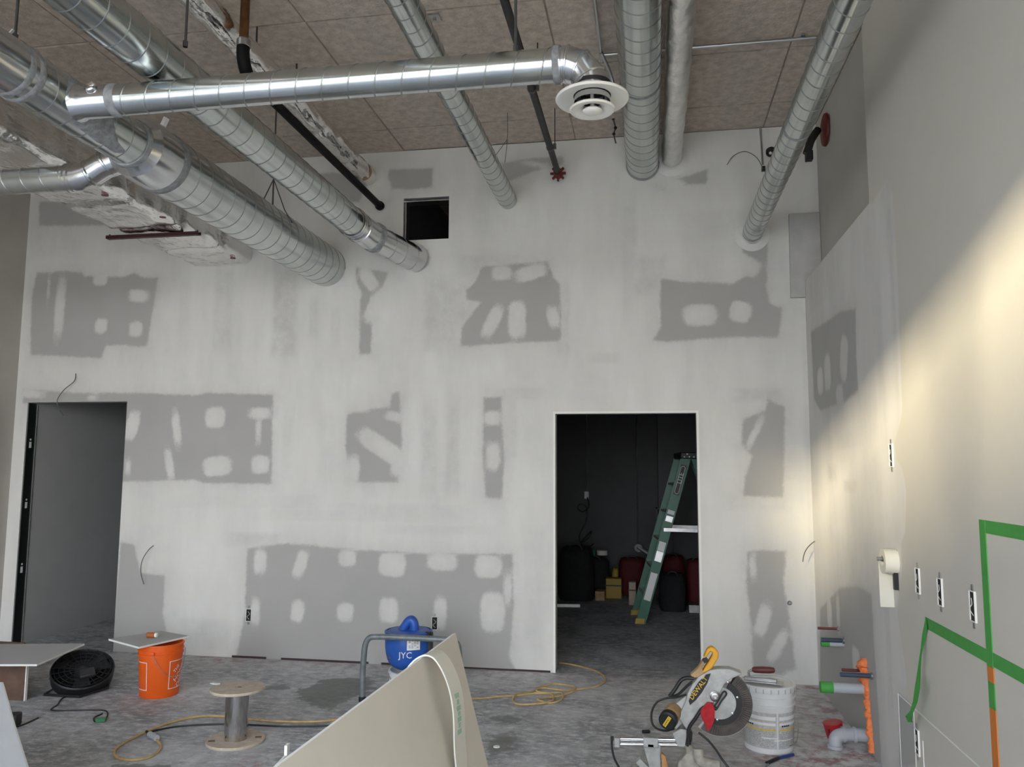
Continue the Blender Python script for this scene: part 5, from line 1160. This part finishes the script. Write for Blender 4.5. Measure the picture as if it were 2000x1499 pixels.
for y, yo, nm, sk in ((yn, .012, 'front_rail', 0), (yf_, -.012, 'front_rail', -.06)):
    dy = .06 if y == yn else -.06
    b, d, w_ = rail(x0+sk, x1+sk, zt, y, yo); o = b.build(nm, LGREEN, t, smooth=0)
    MB().obox((x0-.005+sk, y, .03), (.05, 0, 0), (0, .022, 0), (.005, 0, .03)).build('foot', YELBOX, t, bevel=.004)
    if y == yn:
        Lr = math.hypot(x1-x0, zt)
        def on_rail(f): return Vector((x0+(x1-x0)*f, y-.0045, zt*f))
        b = MB(); n_ = 12
        q = on_rail(.86); MB().obox(q, d*.165, w_*.030, Vector((0, .0015, 0))).build('badge', BLACK, o, bevel=.0)
        pts = []
        for i in range(33):
            a = 2*PI*i/32; cx_ = .13*(1 if math.sin(a) > 0 else -1); pts.append(q+Vector((0, -.002, 0))+d*(cx_+.022*math.sin(a))+w_*(.022*math.cos(a)))
        MB().tube(pts, .003, 6).build('badge_outline', WHITEINK, o)
        text('badge_letters', 'LITE', .066, q+d*.02+Vector((0, -.003, 0)), d, -w_, WHITEINK, o, .001)
        for f, h_, m_ in ((.665, .022, WHITEINK), (.625, .03, ALU), (.46, .05, WHITEINK), (.40, .055, ALU), (.22, .15, WHITEINK)):
            MB().obox(on_rail(f), d*h_, w_*.036, Vector((0, .001, 0))).build('sticker', m_, o, smooth=0)
b = MB()
for k in range(1, 6):
    f = k/6.0; z = zt*f; x = x0+(x1-x0)*f
    MB().obox((x-.03, (yn+yf_)/2, z), (.042, 0, 0), (-.03, (yf_-yn)/2-.004, 0), (0, 0, .012)).build('step', ALU, t, bevel=.003)
MB().obox((x1+.02, (yn+yf_)/2, zt+.015), (.11, 0, 0), (-.03, (yf_-yn)/2+.03, 0), (0, 0, .035)).build('top_cap', BLACK, t, bevel=.01)
for k, (dx, dz_) in enumerate(((.0, .0), (.05, 0), (.1, 0), (.03, .03))): MB().obox((x1-.02+dx, yn-.031, zt+.0+dz_), (.007, 0, 0), (0, .002, 0), (0, 0, .007)).build('cap_rivet', WHITEINK, t)
xr = x1+.10
for y in (yn+.03, yf_-.03):
    b, d2, w2 = rail(xr+.62, xr, zt, y, 0); b.build('rear_rail', LGREEN, t, smooth=0)
for zc in (.35, .8, 1.25, 1.62):
    f = zc/zt; x = xr+.62*(1-f); MB().box((x-.015, yn+.03, zc-.01), (x+.015, yf_-.03, zc+.01)).build('rear_brace', ALU, t)
for y in (yn-.006, yf_+.006):
    p = at(1302, 1036, yn); q = at(1365, 1039, yn); MB().obox(((p.x+q.x)/2+.1, y, p.z), ((q.x-p.x)/2+.13, 0, -.004), (0, .003, 0), (0, 0, .018)).build('spreader', ALU, t)
# things on the floor against the back
def bag(name, px0, px1, py0, py1, y, m, lab, cat, dep=.25, grp=None, strapm=None):
    a, c = at(px0, py1, y), at(px1, py0, y); a.z = 0; cx_, w_, h_ = (a.x+c.x)/2, (c.x-a.x)/2, c.z
    t = thing(name, lab, cat, (cx_, y, 0), grp); n = 20; rings = []; rr = random.Random(px0)
    for f, s in ((0, .94), (.08, 1.0), (.35, 1.03), (.70, 1.0), (.88, .95), (.97, .82), (1.0, .5)):
        rings.append([Vector((cx_+w_*s*(abs(math.cos(q))**.6)*(1 if math.cos(q) > 0 else -1)+rr.uniform(-.01, .01), y+dep/2*s*(abs(math.sin(q))**.6)*(1 if math.sin(q) > 0 else -1), h_*f+(rr.uniform(-.012, .012) if 0 < f else 0))) for q in [2*PI*j/n for j in range(n)]])
    MB().ring_stack(rings).build('body', m, t, smooth=70)
    if name == 'rag_bundle': return t
    b = MB(); b.tube(spline([(cx_-w_*.5, y-dep*.35, h_*.7), (cx_-w_*.3, y-dep*.4, h_*1.02), (cx_+w_*.3, y-dep*.4, h_*1.02), (cx_+w_*.5, y-dep*.35, h_*.7)], 5), .010, 8); b.build('carry_strap', strapm or BLACK, t)
    return t
bag('tool_bag', 1092, 1160, 1068, 1165, 10.35, BLKCLOTH, 'large black bag on the floor at the left of the dark room', 'bag', .4)
bag('tool_bag', 1138, 1190, 1090, 1152, 10.75, BLKCLOTH, 'black case behind the yellow case, under the white tape roll', 'bag', .3)
bag('tool_bag', 1210, 1262, 1090, 1134, 10.85, REDCLOTH, 'red tool bag left of the ladder', 'bag', .3, 'red tool bags')
bag('tool_bag', 1290, 1338, 1086, 1150, 10.3, REDCLOTH, 'red tool bag right of the ladder', 'bag', .3, 'red tool bags')
bag('tool_bag', 1340, 1380, 1093, 1140, 10.1, REDCLOTH, 'red tool bag cut off by the right door jamb', 'bag', .3, 'red tool bags')
bag('tool_bag', 1288, 1338, 1120, 1162, 9.75, BLKCLOTH, 'low black bag in front of the red bags right of the ladder', 'bag', .25)
def case(name, px0, px1, py0, py1, y, m, lab, cat, dep=.16, z0=0, lid=None):
    a, c = at(px0, py1, y), at(px1, py0, y); b0 = z0 if z0 is not None else a.z
    t = thing(name, lab, cat, ((a.x+c.x)/2, y+dep/2, b0)); MB().box((a.x, y, b0), (c.x, y+dep, c.z)).build('body', m, t, bevel=.01)
    MB().box((a.x-.004, y-.004, b0+(c.z-b0)*.62), (c.x+.004, y+dep+.004, b0+(c.z-b0)*.68)).build('lid_seam', lid or BLACK, t); return t
case('yellow_case', 1183, 1214, 1131, 1159, 10.45, YELBOX, 'small yellow case on the floor left of the ladder', 'case')
bag('rag_bundle', 1195, 1208, 1110, 1132, 10.72, YELBOX, 'crumpled yellow bundle behind the yellow case', 'bundle', .14)
case('wood_block', 1162, 1181, 1156, 1168, 10.25, TOOLT, 'flat tan wood block left of the yellow case', 'wood', .2, lid=TOOLT)
case('carton', 1228, 1242, 1138, 1162, 10.0, MDF, 'small tan carton by the foot of the ladder', 'carton', .15, lid=BROWNB)
c = at(1176, 1080, 10.75); t = thing('tape_roll', 'white roll of tape on top of the black case in the dark room', 'tape roll', c-Vector((0, 0, .03)))
MB().lathe([(.035, -.03), (.070, -.03), (.070, .03), (.035, .03), (.035, -.03)], c, (0, 0, 1), 28, cap=False).build('roll', PAPER, t)
MB().lathe([(.034, -.028), (.0345, .028)], c, (0, 0, 1), 20, cap=False).build('core', MDF, t)
c = at(1158, 1082, 10.75); tag(MB().lathe([(.03, -.04), (.035, -.03), (.035, .03), (.02, .05), (.001, .052)], c, (0, 0, 1), 18).build('spray_can', GLUEG), 'small green can beside the white tape roll', 'can')
c = at(1105, 1165, 9.7); tag(MB().obox((c.x, 9.75, .02), (.16, .02, 0), (-.01, .05, 0), (0, 0, .02)).build('metal_offcut', ALU, bevel=.004), 'pale metal offcut on the floor before the black bag', 'scrap')
b = MB(); c = at(1360, 1150, 9.7); b.obox((c.x, 9.65, .05), (.10, .0, .0), (0, .08, 0), (0, 0, .05)); tag(b.build('tool_tray', STEEL, bevel=.01), 'grey metal tray at the right door jamb in the dark room', 'tray')
# conduits and cords on the far wall
c = at(1146, 860, 11.27); e = at(1146, 962, 11.27); b = MB().cyl((c.x, 11.27, 3.2), (c.x, 11.27, e.z), .008, n=8); t = tag(b.build('conduit', ZINC), 'left thin conduit on the far wall of the dark room, with a white box', 'conduit', 'conduits in the dark room')
MB().obox((e.x, 11.26, e.z-.04), (.03, 0, 0), (0, .03, 0), (0, 0, .05)).build('junction_box', WHITEPL, t)
pts = [at(x, y, 11.2) for x, y in ((1147, 972), (1150, 990), (1138, 1000), (1128, 992), (1135, 985), (1146, 993), (1144, 1020), (1132, 1045), (1135, 1060), (1150, 1050), (1155, 1038), (1148, 1045), (1135, 1062), (1150, 1068), (1160, 1062))]
tag(MB().tube(spline(pts, 5), .008, 8).build('hanging_cord', BLACK), 'black cord dangling in loops below the white box', 'cord')
c = at(1243, 840, 11.27); e = at(1246, 1062, 11.27); t = tag(MB().cyl((c.x, 11.27, 3.2), (c.x, 11.27, e.z), .010, n=8).build('conduit', ZINC), 'right thin conduit on the far wall with a round fitting at its foot', 'conduit', 'conduits in the dark room')
c = at(1247, 1070, 11.2); MB().lathe([(.02, -.03), (.055, -.03), (.055, .03), (.02, .03), (.02, -.03)], c, (0, 1, .2), 22, cap=False).build('round_fitting', ALU, t)
MB().cyl(c, c+Vector((.16, -.05, -.09)), .03, n=14).build('outlet_pipe', ALU, t)
b = MB(); c = at(1290, 1010, 10.5); b.box((c.x-.06, 10.49, 0), (c.x-.04, 10.52, c.z+.12)); b.box((c.x+.14, 10.49, 0), (c.x+.16, 10.52, c.z+.12)); b.box((c.x-.06, 10.49, c.z+.10), (c.x+.16, 10.52, c.z+.12))
tag(b.build('hand_truck', BLACK), 'black upright frame leaning at the pier behind the ladder', 'frame')
